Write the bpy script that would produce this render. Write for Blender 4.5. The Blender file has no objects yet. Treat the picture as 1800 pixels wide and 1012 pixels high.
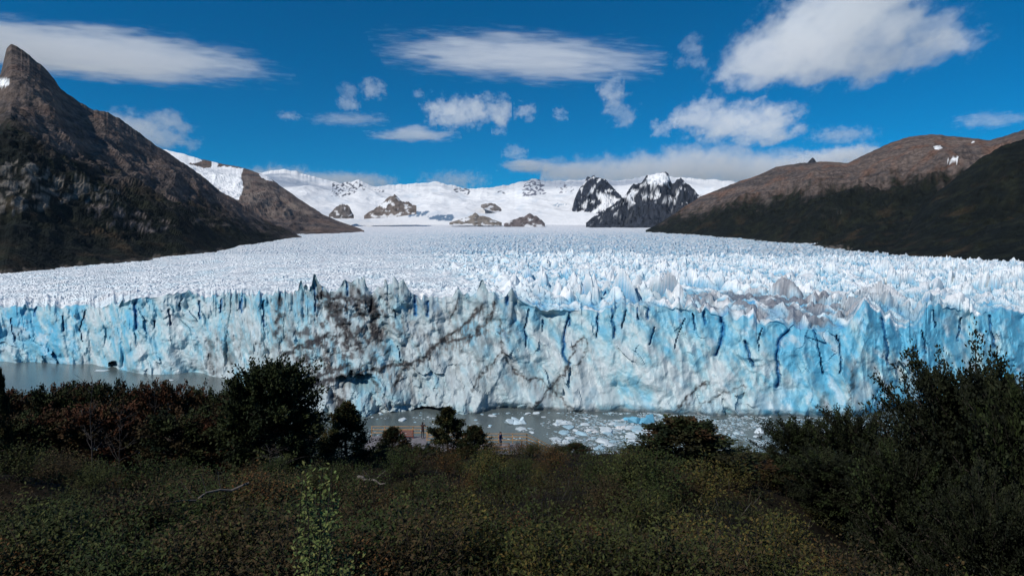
import bpy, bmesh, math, random
import numpy as np
from mathutils import Vector

# ------------------------------------------------------------------ camera, world, sun, exposure
F, PX0, HZ, H = 1072.0, 900.0, 440.0, 101.0      # focal length in photo pixels, column centre, horizon row, eye height above the lake
R = math.radians
scene = bpy.context.scene
col = scene.collection

cam_d = bpy.data.cameras.new('camera')
cam = bpy.data.objects.new('camera', cam_d)
col.objects.link(cam)
cam.location = (0, 0, H)
cam.rotation_euler = (R(90), 0, 0)
cam_d.sensor_fit = 'HORIZONTAL'
cam_d.sensor_width = 36.0
cam_d.lens = 36.0 * F / 1800.0
cam_d.shift_y = -66.0 / 1800.0
cam_d.clip_start = 0.1
cam_d.clip_end = 120000.0
scene.camera = cam

SUN_AZ, SUN_EL = R(-133), R(44)                   # azimuth measured from +Y towards +X
world = bpy.data.worlds.new('World')
scene.world = world
world.use_nodes = True
wn = world.node_tree
wn.nodes.clear()
sky = wn.nodes.new('ShaderNodeTexSky')
sky.sky_type = 'NISHITA'
sky.sun_disc = False
sky.sun_elevation = SUN_EL
sky.sun_rotation = SUN_AZ
sky.altitude = 2000
sky.air_density = 1.0
sky.dust_density = 0.0
sky.ozone_density = 5.0
hs = wn.nodes.new('ShaderNodeHueSaturation')
hs.inputs['Saturation'].default_value = 2.7
hs.inputs['Hue'].default_value = 0.496
hs.inputs['Value'].default_value = 1.0
bg = wn.nodes.new('ShaderNodeBackground')
bg.inputs['Strength'].default_value = 0.082
wo = wn.nodes.new('ShaderNodeOutputWorld')
wn.links.new(sky.outputs[0], hs.inputs['Color'])
wn.links.new(hs.outputs[0], bg.inputs['Color'])
wn.links.new(bg.outputs[0], wo.inputs[0])

sun_d = bpy.data.lights.new('sun', 'SUN')
sun_d.energy = 3.5
sun_d.angle = R(0.5)
sun_d.color = (1.0, 0.95, 0.88)
sun = bpy.data.objects.new('sun', sun_d)
col.objects.link(sun)
sv = Vector((math.sin(SUN_AZ) * math.cos(SUN_EL), math.cos(SUN_AZ) * math.cos(SUN_EL), math.sin(SUN_EL)))
sun.rotation_euler = sv.to_track_quat('Z', 'Y').to_euler()
sun.location = (0, 0, 3000)

scene.view_settings.view_transform = 'Standard'
scene.view_settings.look = 'None'
scene.view_settings.gamma = 1.0
scene.view_settings.exposure = 0.0
scene.view_settings.use_curve_mapping = False
cy = scene.cycles
cy.max_bounces = 14
cy.diffuse_bounces = 2
cy.volume_bounces = 12
cy.volume_step_rate = 0.8
cy.volume_max_steps = 128
cy.glossy_bounces = 2
cy.transmission_bounces = 2
cy.transparent_max_bounces = 8

# ------------------------------------------------------------------ numeric helpers
def hsh(ix, iy, seed):
    h = (ix.astype(np.int64) * 374761393 + iy.astype(np.int64) * 668265263 + seed * 1274126177) & 0xFFFFFFFF
    h = ((h ^ (h >> 13)) * 1274126177) & 0xFFFFFFFF
    h = ((h ^ (h >> 16)) * 2246822519) & 0xFFFFFFFF
    return ((h ^ (h >> 15)) & 0xFFFFFF).astype(np.float64) / 0xFFFFFF

def noise(x, y, seed=0):
    x = np.asarray(x, float); y = np.asarray(y, float)
    ix = np.floor(x); iy = np.floor(y)
    fx = x - ix; fy = y - iy
    ux = fx * fx * fx * (fx * (fx * 6 - 15) + 10); uy = fy * fy * fy * (fy * (fy * 6 - 15) + 10)
    def g(dx, dy):
        a = hsh(ix + dx, iy + dy, seed) * (2 * np.pi)
        return np.cos(a) * (fx - dx) + np.sin(a) * (fy - dy)
    a = g(0, 0) * (1 - ux) + g(1, 0) * ux
    b = g(0, 1) * (1 - ux) + g(1, 1) * ux
    return (a * (1 - uy) + b * uy) * 1.5

def fbm(x, y, octv=4, seed=0, gain=0.5, lac=2.03):
    t = 0; a = 1.0; s = 0
    for o in range(octv):
        t = t + a * noise(x, y, seed + o * 17); s += a
        x = x * lac + 3.1; y = y * lac - 1.7; a *= gain
    return t / s

def ridged(x, y, octv=4, seed=0, gain=0.5, lac=2.07):
    t = 0; a = 1.0; s = 0
    for o in range(octv):
        t = t + a * (1 - np.abs(noise(x, y, seed + o * 13))) ** 2; s += a
        x = x * lac + 5.3; y = y * lac + 2.9; a *= gain
    return t / s

def worley(x, y, seed=0, vec=False):
    ix = np.floor(x); iy = np.floor(y)
    f1 = np.full(np.shape(x), 9.0); f2 = f1.copy(); idv = np.zeros(np.shape(x)); ox = idv.copy(); oy = idv.copy()
    for dx in (-1, 0, 1):
        for dy in (-1, 0, 1):
            jx = hsh(ix + dx, iy + dy, seed); jy = hsh(ix + dx, iy + dy, seed + 7)
            d = np.hypot(ix + dx + jx - x, iy + dy + jy - y)
            rid = hsh(ix + dx, iy + dy, seed + 23)
            near = d < f1
            f2 = np.where(near, f1, np.minimum(f2, d))
            idv = np.where(near, rid, idv); ox = np.where(near, x - (ix + dx + jx), ox); oy = np.where(near, y - (iy + dy + jy), oy)
            f1 = np.where(near, d, f1)
    return (f1, f2, idv, ox, oy) if vec else (f1, f2, idv)

def facet_noise(x, y, seed=0):
    ix = np.floor(x); iy = np.floor(y); fx = x - ix; fy = y - iy
    a = hsh(ix, iy, seed); b = hsh(ix + 1, iy, seed); c = hsh(ix, iy + 1, seed); d = hsh(ix + 1, iy + 1, seed)
    return np.where(fx + fy < 1, a + (b - a) * fx + (c - a) * fy, d + (c - d) * (1 - fx) + (b - d) * (1 - fy)) - .5

def sm(a, b, x):
    t = np.clip((x - a) / (b - a), 0, 1)
    return t * t * (3 - 2 * t)

def tab(x, pts):
    xs = [p[0] for p in pts]; ys = [p[1] for p in pts]
    return np.interp(x, xs, ys)

def mixc(a, b, t):
    t = np.asarray(t)[..., None]
    return a * (1 - t) + np.asarray(b) * t

def poly_mask(px, py, poly):
    inside = np.zeros(np.shape(px), bool)
    n = len(poly)
    for i in range(n):
        x0, y0 = poly[i]; x1, y1 = poly[(i + 1) % n]
        if y0 == y1: continue
        c = ((y0 > py) != (y1 > py)) & (px < (x1 - x0) * (py - y0) / (y1 - y0) + x0)
        inside ^= c
    return inside.astype(float)

def line_dist(px, py, pts):
    d = np.full(np.shape(px), 1e9)
    for (x0, y0), (x1, y1) in zip(pts[:-1], pts[1:]):
        vx, vy = x1 - x0, y1 - y0
        t = np.clip(((px - x0) * vx + (py - y0) * vy) / (vx * vx + vy * vy), 0, 1)
        d = np.minimum(d, np.hypot(px - x0 - t * vx, py - y0 - t * vy))
    return d

def at(px, py, Y):
    return Vector(((px - PX0) / F * Y, Y, H + (HZ - py) / F * Y))

# ------------------------------------------------------------------ mesh / object helpers
def mesh_np(name, verts, faces, colors=None, smooth=False):
    me = bpy.data.meshes.new(name)
    verts = np.asarray(verts, np.float32).reshape(-1, 3); faces = np.asarray(faces, np.int32)
    k = faces.shape[1]
    me.vertices.add(len(verts)); me.vertices.foreach_set('co', verts.ravel())
    me.loops.add(faces.size); me.loops.foreach_set('vertex_index', faces.ravel())
    me.polygons.add(len(faces)); me.polygons.foreach_set('loop_start', np.arange(0, faces.size, k, dtype=np.int32))
    me.update(calc_edges=True)
    if colors is not None:
        ca = me.color_attributes.new('col', 'FLOAT_COLOR', 'POINT')
        c = np.ones((len(verts), 4), np.float32); c[:, :3] = np.asarray(colors).reshape(-1, 3)
        ca.data.foreach_set('color', c.ravel())
    me.polygons.foreach_set('use_smooth', np.full(len(faces), smooth, bool))
    return me

def grid_faces(nr, nc):
    i = np.arange(nr * nc).reshape(nr, nc)
    return np.stack([i[:-1, :-1], i[:-1, 1:], i[1:, 1:], i[1:, :-1]], -1).reshape(-1, 4)

def obj(name, me, mat=None, parent=None, loc=None):
    o = bpy.data.objects.new(name, me)
    col.objects.link(o)
    if mat is not None and me is not None and len(me.materials) == 0: me.materials.append(mat)
    if parent: o.parent = parent
    if loc is not None: o.location = loc
    return o

def tag(o, label=None, cat=None, group=None, kind=None):
    if label: o['label'] = label
    if cat: o['category'] = cat
    if group: o['group'] = group
    if kind: o['kind'] = kind
    return o

def empty(name, loc=(0, 0, 0), rz=0):
    o = bpy.data.objects.new(name, None); col.objects.link(o)
    o.location = loc; o.rotation_euler = (0, 0, rz); o.empty_display_size = 0.2
    return o

def bm_mesh(name, bm):
    me = bpy.data.meshes.new(name); bm.to_mesh(me); bm.free(); return me

def add_box(bm, c, s, rot=None):
    r = bmesh.ops.create_cube(bm, size=1)
    for v in r['verts']:
        p = Vector((v.co.x * s[0], v.co.y * s[1], v.co.z * s[2]))
        if rot: p = rot @ p
        v.co = p + Vector(c)

def beam_mesh(name, a, b, w, h):
    a = Vector(a); b = Vector(b); d = (b - a); L = d.length
    q = d.to_track_quat('X', 'Z').to_matrix()
    bm = bmesh.new(); add_box(bm, (a + b) / 2, (L, w, h), q)
    bmesh.ops.bevel(bm, geom=bm.edges[:], offset=min(w, h) * 0.08, segments=1, affect='EDGES')
    return bm_mesh(name, bm)

def tube_arrays(pts, rad, n=6):
    """tapered tube through pts; returns verts, quads"""
    pts = np.asarray(pts, float); m = len(pts)
    V = []; t = np.gradient(pts, axis=0); t /= np.linalg.norm(t, axis=1)[:, None] + 1e-9
    for i in range(m):
        up = np.array([0, 0, 1.0]) if abs(t[i, 2]) < 0.9 else np.array([1.0, 0, 0])
        a = np.cross(t[i], up); a /= np.linalg.norm(a); b = np.cross(t[i], a)
        for k in range(n):
            an = 2 * np.pi * k / n
            V.append(pts[i] + rad[i] * (np.cos(an) * a + np.sin(an) * b))
    Fc = []
    for i in range(m - 1):
        for k in range(n):
            Fc.append((i * n + k, i * n + (k + 1) % n, (i + 1) * n + (k + 1) % n, (i + 1) * n + k))
    return np.array(V), np.array(Fc)

class Bag:
    def __init__(s): s.V = []; s.F = []; s.C = []; s.n = 0
    def add(s, v, f, c=None):
        s.V.append(np.asarray(v, float)); s.F.append(np.asarray(f) + s.n); s.n += len(v)
        if c is not None: s.C.append(np.broadcast_to(np.asarray(c, float), (len(v), 3)))
    def mesh(s, name, smooth=False):
        return mesh_np(name, np.concatenate(s.V), np.concatenate(s.F), np.concatenate(s.C) if s.C else None, smooth)

# ------------------------------------------------------------------ materials
def new_mat(name):
    m = bpy.data.materials.new(name); m.use_nodes = True
    nt = m.node_tree; b = nt.nodes['Principled BSDF']
    return m, nt, b

def N(nt, t, **kw):
    n = nt.nodes.new(t)
    for k, v in kw.items(): setattr(n, k, v)
    return n

def vcol_mat(name, rough=0.8, spec=0.2, scale=0.3, amount=0.35, bump=0.0, bump_scale=1.0, bump_dist=1.0, bright=0.87, detail=4, coarse=None):
    """colour from the mesh's own colour attribute, broken up by fine grain, plus fine relief"""
    m, nt, b = new_mat(name)
    a = N(nt, 'ShaderNodeAttribute', attribute_name='col')
    geo = N(nt, 'ShaderNodeNewGeometry')
    nz = N(nt, 'ShaderNodeTexNoise'); nz.inputs['Scale'].default_value = scale; nz.inputs['Detail'].default_value = detail
    nz.inputs['Roughness'].default_value = 0.62
    nt.links.new(geo.outputs['Position'], nz.inputs['Vector'])
    mr = N(nt, 'ShaderNodeMapRange')
    mr.inputs['From Min'].default_value = 0.3; mr.inputs['From Max'].default_value = 0.7
    mr.inputs['To Min'].default_value = bright * (1 - amount); mr.inputs['To Max'].default_value = bright * (1 + amount)
    nt.links.new(nz.outputs[0], mr.inputs['Value'])
    vm = N(nt, 'ShaderNodeVectorMath', operation='SCALE')
    nt.links.new(a.outputs['Color'], vm.inputs[0]); nt.links.new(mr.outputs[0], vm.inputs['Scale'])
    nt.links.new(vm.outputs[0], b.inputs['Base Color'])
    b.inputs['Roughness'].default_value = rough
    b.inputs['Specular IOR Level'].default_value = spec
    if bump:
        n2 = N(nt, 'ShaderNodeTexNoise'); n2.inputs['Scale'].default_value = bump_scale; n2.inputs['Detail'].default_value = 5
        nt.links.new(geo.outputs['Position'], n2.inputs['Vector'])
        bp = N(nt, 'ShaderNodeBump'); bp.inputs['Strength'].default_value = bump; bp.inputs['Distance'].default_value = bump_dist
        nt.links.new(n2.outputs[0], bp.inputs['Height']); nt.links.new(bp.outputs[0], b.inputs['Normal'])
    return m

def plain_mat(name, c, rough=0.7, spec=0.3, var=0.25, scale=6.0):
    m, nt, b = new_mat(name)
    tc = N(nt, 'ShaderNodeTexCoord')
    nz = N(nt, 'ShaderNodeTexNoise'); nz.inputs['Scale'].default_value = scale; nz.inputs['Detail'].default_value = 4
    nt.links.new(tc.outputs['Object'], nz.inputs['Vector'])
    cr = N(nt, 'ShaderNodeValToRGB')
    cr.color_ramp.elements[0].position = 0.3; cr.color_ramp.elements[1].position = 0.7
    cr.color_ramp.elements[0].color = (*[x * (1 - var) for x in c], 1); cr.color_ramp.elements[1].color = (*[min(1, x * (1 + var)) for x in c], 1)
    nt.links.new(nz.outputs[0], cr.inputs[0]); nt.links.new(cr.outputs[0], b.inputs['Base Color'])
    b.inputs['Roughness'].default_value = rough; b.inputs['Specular IOR Level'].default_value = spec
    return m

ICE = vcol_mat('glacier_ice', rough=0.45, spec=0.3, scale=0.25, amount=0.12, bump=0.35, bump_scale=0.5, bump_dist=0.8, detail=7)
SNOWROCK = vcol_mat('snow_and_rock', rough=0.8, spec=0.15, scale=0.02, amount=0.06, bump=0.3, bump_scale=0.008, bump_dist=14)
ROCK = vcol_mat('mountain_slope', rough=0.9, spec=0.1, scale=0.035, amount=0.55, bump=0.9, bump_scale=0.05, bump_dist=14, detail=6)
LEAF = vcol_mat('leaves', rough=0.7, spec=0.12, scale=1.5, amount=0.25)
BARK = vcol_mat('bark', rough=0.9, spec=0.1, scale=9, amount=0.3)
FLOE = vcol_mat('floating_ice', rough=0.4, spec=0.35, scale=0.8, amount=0.12, bump=0.4, bump_scale=0.9, bump_dist=0.4)
SOIL = vcol_mat('soil', rough=0.95, spec=0.05, scale=1.2, amount=0.5, bump=0.8, bump_scale=5, bump_dist=0.1)

# ------------------------------------------------------------------ lake
m, nt, b = new_mat('lake_water')
geo = N(nt, 'ShaderNodeNewGeometry')
nz = N(nt, 'ShaderNodeTexNoise'); nz.inputs['Scale'].default_value = 0.02; nz.inputs['Detail'].default_value = 5
nt.links.new(geo.outputs['Position'], nz.inputs['Vector'])
cr = N(nt, 'ShaderNodeValToRGB')
cr.color_ramp.elements[0].position = 0.35; cr.color_ramp.elements[0].color = (0.085, 0.108, 0.108, 1)
cr.color_ramp.elements[1].position = 0.65; cr.color_ramp.elements[1].color = (0.115, 0.14, 0.14, 1)
nt.links.new(nz.outputs[0], cr.inputs[0]); nt.links.new(cr.outputs[0], b.inputs['Base Color'])
b.inputs['Roughness'].default_value = 0.16; b.inputs['IOR'].default_value = 1.33
n2 = N(nt, 'ShaderNodeTexNoise'); n2.inputs['Scale'].default_value = 0.6; n2.inputs['Detail'].default_value = 4
nt.links.new(geo.outputs['Position'], n2.inputs['Vector'])
bp = N(nt, 'ShaderNodeBump'); bp.inputs['Strength'].default_value = 0.35; bp.inputs['Distance'].default_value = 0.5
nt.links.new(n2.outputs[0], bp.inputs['Height']); nt.links.new(bp.outputs[0], b.inputs['Normal'])
WATER = m
g = np.linspace(-1, 1, 21)
xx, yy = np.meshgrid(g * 4000, g * 4000)
lake = obj('lake', mesh_np('lake', np.stack([xx, yy, np.zeros_like(xx)], -1), grid_faces(21, 21)), WATER)
tag(lake, 'grey green glacial lake water below the ice wall', 'water', kind='structure')

# ------------------------------------------------------------------ glacier
WATERLINE = [(-200, 628), (0, 635), (150, 640), (205, 647), (225, 655), (300, 658), (360, 657), (400, 666), (450, 682), (500, 700), (560, 716), (650, 719), (800, 719), (1000, 721),
             (1180, 728), (1300, 733), (1480, 735), (1560, 728), (1640, 716), (1800, 702), (2000, 690)]
CREST = [(-200, 538), (0, 536), (60, 538), (130, 533), (180, 536), (225, 528), (240, 522), (300, 516), (320, 512), (360, 520), (400, 519), (440, 514), (470, 516), (500, 512), (518, 520), (527, 500), (540, 514), (556, 490), (568, 500), (578, 518),
         (590, 510), (605, 488), (618, 498), (628, 486), (640, 492), (652, 512), (672, 505), (686, 492), (705, 498), (722, 508), (740, 524), (755, 520), (790, 522), (805, 512), (825, 520), (845, 505), (862, 512), (875, 522), (900, 516), (930, 535), (960, 545), (1000, 543),
         (1050, 545), (1075, 538), (1110, 536), (1150, 534), (1200, 540), (1250, 546), (1290, 558), (1320, 560), (1345, 570), (1362, 560), (1380, 572), (1400, 578), (1430, 577), (1470, 580), (1490, 572), (1505, 545), (1518, 529), (1532, 540), (1550, 556), (1575, 572),
         (1595, 578), (1612, 572), (1632, 538), (1650, 533), (1685, 543), (1710, 556), (1735, 552), (1760, 541), (1800, 548), (2000, 545)]
SETBACK = [(-200, 20), (100, 24), (215, 22), (300, 30), (450, 42), (560, 60), (680, 58), (850, 40), (1000, 34), (1250, 30), (1480, 26), (1800, 24), (2000, 24)]
C_PROF = [(350, 548), (390, 540), (480, 519), (650, 500), (1100, 470), (1900, 450), (3200, 430), (5000, 415), (8000, 401), (11000, 394), (14000, 388)]
L_PROF = [(480, 545), (545, 534), (800, 505), (1250, 485), (2000, 463), (3000, 441), (5000, 417), (8000, 402), (14000, 388)]
R_PROF = [(350, 556), (430, 536), (600, 510), (1000, 482), (1600, 464), (2400, 448), (3500, 430), (5000, 415), (8000, 401), (14000, 388)]

def surf_py(px, Y):
    wl = np.clip((520 - px) / 520, 0, 1.3); wr = np.clip((px - 1100) / 700, 0, 1.2)
    return tab(Y, C_PROF) * (1 - wl - wr) + tab(Y, L_PROF) * wl + tab(Y, R_PROF) * wr

def surf_z(px, Y):
    return H + (HZ - surf_py(px, Y)) / F * Y

NC, NW = 1010, 145
px = np.linspace(-80, 1880, NC)
u = (px - PX0) / F
Yf = H * F / (tab(px, WATERLINE) - HZ)
Yf = np.convolve(np.pad(Yf, 8, mode='edge'), np.ones(17) / 17, 'valid')
setb = tab(px, SETBACK)
Yc = Yf + setb
s_arc = np.concatenate([[0], np.cumsum(np.hypot(np.diff(u * Yf), np.diff(Yf)))])       # metres along the front
pyc = tab(px, CREST) + 3.0 * noise(s_arc / 9.0, s_arc * 0 + .5, 3) + 2.6 * noise(s_arc / 3.7, s_arc * 0 + .5, 4)
fin = np.clip(ridged(s_arc / 11.0, s_arc * 0 + .3, 3, 9) - 0.55, 0, 1) * 14 * sm(380, 520, px) * (1 - 0.5 * sm(900, 1050, px))
_c1, _c2, _ci, _ox, _oy = worley(s_arc / 7.0, s_arc * 0 + .37, 63, True)
spike = np.clip(1 - np.abs(_ox) * 2.0, 0, 1) * _ci ** 2 * 19 * tab(px, [(-100, .45), (200, .5), (450, 1), (900, .9), (1050, .5), (1200, .6), (1800, .8)])
pyc = pyc - fin - spike + 4
zc = H + (HZ - pyc) / F * Yc

# wall -------------------------------------------------------------
t = np.linspace(0, 1, NW)[:, None]
PXw = np.broadcast_to(px, (NW, NC)); S = np.broadcast_to(s_arc, (NW, NC))
zsm = np.convolve(np.pad(zc, 24, mode='edge'), np.ones(49) / 49, 'valid')
Zw = -3 + t * (zsm + 3) + (zc - zsm) * t ** 6
base_py = HZ + (H - Zw) / (Yf + setb * t ** 1.3) * F
PYw = base_py
warp = 5 * noise(S / 40, Zw / 30, 31)
lean = 0.25 * (Zw - 30)
flute = ridged((S + warp + lean) / 30.0, Zw / 150.0, 3, 21)                     # tall vertical buttresses
flute2 = ridged((S + warp * .6 - lean * .4) / 8.5, Zw / 42.0, 3, 22)
rough_ = fbm(S / 4.5, Zw / 6.0, 4, 25)
block = fbm(S / 26.0, Zw / 24.0, 4, 27)
# broken facets: each fracture slab has its own offset and tilt
debris = np.exp(-((PXw - 640) / 170.0) ** 2)
rm = np.clip(.42 + 1.0 * fbm(S / 60, Zw / 40, 3, 38) + .55 * debris - .12 * sm(1050, 1250, PXw), .25, 1.1)
def facets(sx, sz, sl, seed):
    n_a = .8 * noise(S / (sx * 1.6), Zw / (sz * 1.2), seed + 1); n_b = .8 * noise(S / (sx * 1.6) + 9, Zw / (sz * 1.2), seed + 2)
    return facet_noise((S + sl * Zw) / sx + n_a, (Zw - .8 * sl * S) / sz + n_b, seed)
slab = facets(17.0, 30.0, .35, 35) * 13.0 + facets(30.0, 22.0, -.5, 135) * 10.0
mid_ = facets(7.0, 9.0, -.45, 45) * 4.6
sml_ = facets(3.2, 3.8, .4, 55) * 2.4
# fresh calving breaks: patches where the slabs have snapped off with sharp steps
kx = (S + .45 * Zw + 4 * noise(S / 11, Zw / 11, 33)) / 9.0; kz = (Zw - .3 * S + 4 * noise(S / 11 + 7, Zw / 11, 34)) / 15.0
k1, k2, ki, kox, koy = worley(kx, kz, 65, True)
snap = ((ki - .5) * 2.6 + kox * np.sin(ki * 57) * 3.0 + koy * np.cos(ki * 91) * 3.0) * sm(.02, .30, fbm(S / 38, Zw / 30, 3, 66))
env = np.sin(np.clip(t, 0.02, 1) * np.pi / 2) ** 0.5
flz = tab(PXw, [(-100, .7), (500, .8), (900, .5), (1100, .3), (1800, .35)])
disp = (0.62 - flute) * 7.5 * env + (0.6 - flute2) * 2.2 * env * (0.15 + 0.85 * t) * flz + block * (4.0 + 4 * debris) + rough_ * (.35 + .9 * rm + 1.4 * debris) + slab * (.75 + .25 * debris - .15 * sm(1000, 1200, PXw)) + mid_ * (.45 + .7 * rm) + snap + sml_ * rm * (.6 + .8 * debris)

def wx(n_amp, seed, sc=14.0):
    return PXw + n_amp * noise(PXw / sc, PYw / sc, seed), PYw + n_amp * noise(PXw / sc + 9, PYw / sc + 4, seed + 1)
qx, qy = wx(7, 41); rx, ry = wx(2.5, 43, 6.0)
hx, hy = (qx + rx - PXw), (qy + ry - PYw)
BLUE_CRACKS = [([(1205, 560), (1192, 590), (1186, 612)], 2.2), ([(1150, 575), (1142, 602)], 2), ([(1340, 575), (1332, 600), (1335, 615)], 2.4), ([(1470, 590), (1480, 630), (1476, 655)], 2.2), ([(1100, 545), (1094, 575)], 2), ([(655, 520), (650, 548)], 3), ([(930, 545), (922, 580), (926, 610)], 2.2), ([(350, 530), (352, 560)], 2.4), ([(390, 525), (386, 550)], 2.4), ([(150, 545), (140, 580), (146, 600)], 2.2), ([(110, 555), (112, 580)], 2), ([(20, 560), (26, 600)], 2.2), ([(1620, 580), (1628, 620)], 2.4), ([(1690, 560), (1684, 600)], 2.2), ([(1640, 545), (1645, 575)], 2),
               ([(1265, 545), (1272, 575), (1268, 600), (1258, 625)], 5), ([(1310, 600), (1318, 628), (1324, 645)], 4), ([(1385, 582), (1370, 600), (1366, 625), (1370, 660), (1366, 680)], 5),
               ([(1428, 575), (1436, 600), (1442, 625), (1446, 660)], 4), ([(1052, 548), (1050, 575), (1048, 595)], 4), ([(1076, 542), (1078, 570), (1080, 592)], 4),
               ([(888, 515), (892, 535)], 4), ([(955, 565), (953, 585)], 3), ([(238, 523), (238, 555), (240, 578)], 5), ([(62, 540), (62, 556)], 4), ([(425, 520), (424, 548)], 3), ([(463, 528), (463, 560), (465, 575)], 4),
               ([(552, 505), (556, 530), (553, 548)], 4), ([(565, 500), (566, 525)], 3), ([(728, 510), (732, 540), (731, 555)], 4), ([(752, 530), (753, 555)], 4), ([(1140, 540), (1138, 560)], 3), ([(1237, 548), (1240, 570)], 4),
               ([(1120, 540), (1122, 560)], 2.5), ([(1218, 552), (1222, 580)], 2.5), ([(1738, 555), (1744, 590), (1748, 610)], 3), ([(270, 565), (272, 580)], 3), ([(298, 545), (300, 572)], 3), ([(1000, 545), (1002, 575)], 3),
               ([(1000, 560), (992, 590), (990, 625), (1000, 640)], 5), ([(318, 520), (316, 540)], 3), ([(700, 610), (704, 635)], 3), ([(610, 495), (612, 520)], 3), ([(1550, 560), (1558, 600), (1562, 640)], 3)]
crack = np.zeros_like(Zw)
for pts, w in BLUE_CRACKS:
    crack = np.maximum(crack, np.exp(-(line_dist(PXw + 2.5 * noise(PXw / 16, PYw / 14, 51) + 1.0 * noise(PXw / 5, PYw / 5, 52), PYw, pts) / (w * .52 * (.55 + .9 * hsh(np.array([float(pts[0][0])]), np.array([3.0]), 5)[0]))) ** 2))
disp += crack * 4.5
# caves and hollows
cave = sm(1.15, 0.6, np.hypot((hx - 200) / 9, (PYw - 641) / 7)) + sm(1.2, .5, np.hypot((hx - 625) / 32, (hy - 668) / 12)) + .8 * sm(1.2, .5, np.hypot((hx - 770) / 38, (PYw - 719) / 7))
disp += np.clip(cave, 0, 1) * 15
# water-line notch cut by the lake
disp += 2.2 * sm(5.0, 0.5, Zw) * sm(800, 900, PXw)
# fallen debris at the foot of the dirty section
foot = debris * sm(26, 0, Zw)
disp -= foot * (10 + 8 * fbm(S / 7, Zw / 7, 4, 61))
top_fade = sm(1.0, 0.93, t)
disp *= (0.35 + 0.65 * top_fade)
Yw = Yf + setb * t ** 1.3 + disp
Yw[-1] = Yc
Xw = u * Yw

# colours of the wall: white bubbly ice, pale blue ice, dense blue ice, sediment bands
WHITE = np.array([0.60, 0.685, 0.70]); PALE = np.array([0.335, 0.59, 0.66]); BLUE = np.array([0.125, 0.485, 0.70]); DEEP = np.array([0.03, 0.22, 0.48]); GREYI = np.array([0.34, 0.415, 0.43])
DIRT = np.array([0.038, 0.034, 0.034]); BROWN = np.array([0.16, 0.148, 0.14])
streak = fbm((S + lean * 2.5) / 9.0, Zw / 26.0, 5, 71)
patch = fbm(S / 45.0, Zw / 40.0, 4, 72)
fine = fbm(S / 3.0, Zw / 5.0, 4, 73)
blue_zone = tab(PXw, [(-100, .85), (100, .82), (200, .7), (300, .55), (450, .45), (520, .42), (650, .38), (900, .46), (1050, .56), (1200, .72), (1300, .88), (1420, .92), (1500, 1.0), (1600, 1.1), (1900, 1.1)])
bl = np.clip(blue_zone + 1.0 * streak + 1.0 * patch + 0.45 * fine - .16, 0, 1)
C = mixc(np.broadcast_to(WHITE, Zw.shape + (3,)), PALE, np.clip(bl * 1.7, 0, 1))
C = mixc(C, BLUE, np.clip(bl * 1.7 - .75, 0, 1))
# calved scars and powdered ice near the foot
mot = fbm((S + .5 * Zw) / 9, (Zw - .3 * S) / 13, 5, 74); C = mixc(C, np.array([.20, .50, .66]), sm(.12, .45, mot) * .55 * np.clip(.35 + blue_zone * .6, 0, 1)); C = mixc(C, np.array([.68, .75, .77]), sm(.12, .45, -mot) * .6)
scar = sm(.08, .4, fbm(S / 24, Zw / 16, 5, 75) + .25 * sm(28, 4, Zw) - .05)
C = mixc(C, WHITE, scar * np.clip(.75 - .3 * blue_zone, .3, .7))
C = mixc(C, GREYI, np.clip(sm(0.0, .5, fbm(S / 20, Zw / 28, 5, 76)) * .9 * np.exp(-((PXw - 720) / 330) ** 2) + .25 * np.exp(-((PXw - 760) / 300) ** 2) + .15 * sm(.1, .5, fine), 0, 1))
pass
C = mixc(C, DEEP, np.clip(crack * 1.05 * sm(.2, .6, crack), 0, .95))
thin = sm(.62, .9, ridged((S + warp + lean * .8) / 9.0, Zw / 60.0, 2, 77)) * sm(.0, .35, fbm(S / 25, Zw / 20, 3, 78)) * sm(.5, .95, t) * .7
C = mixc(C, np.array([.10, .38, .62]), thin * .6)
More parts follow.
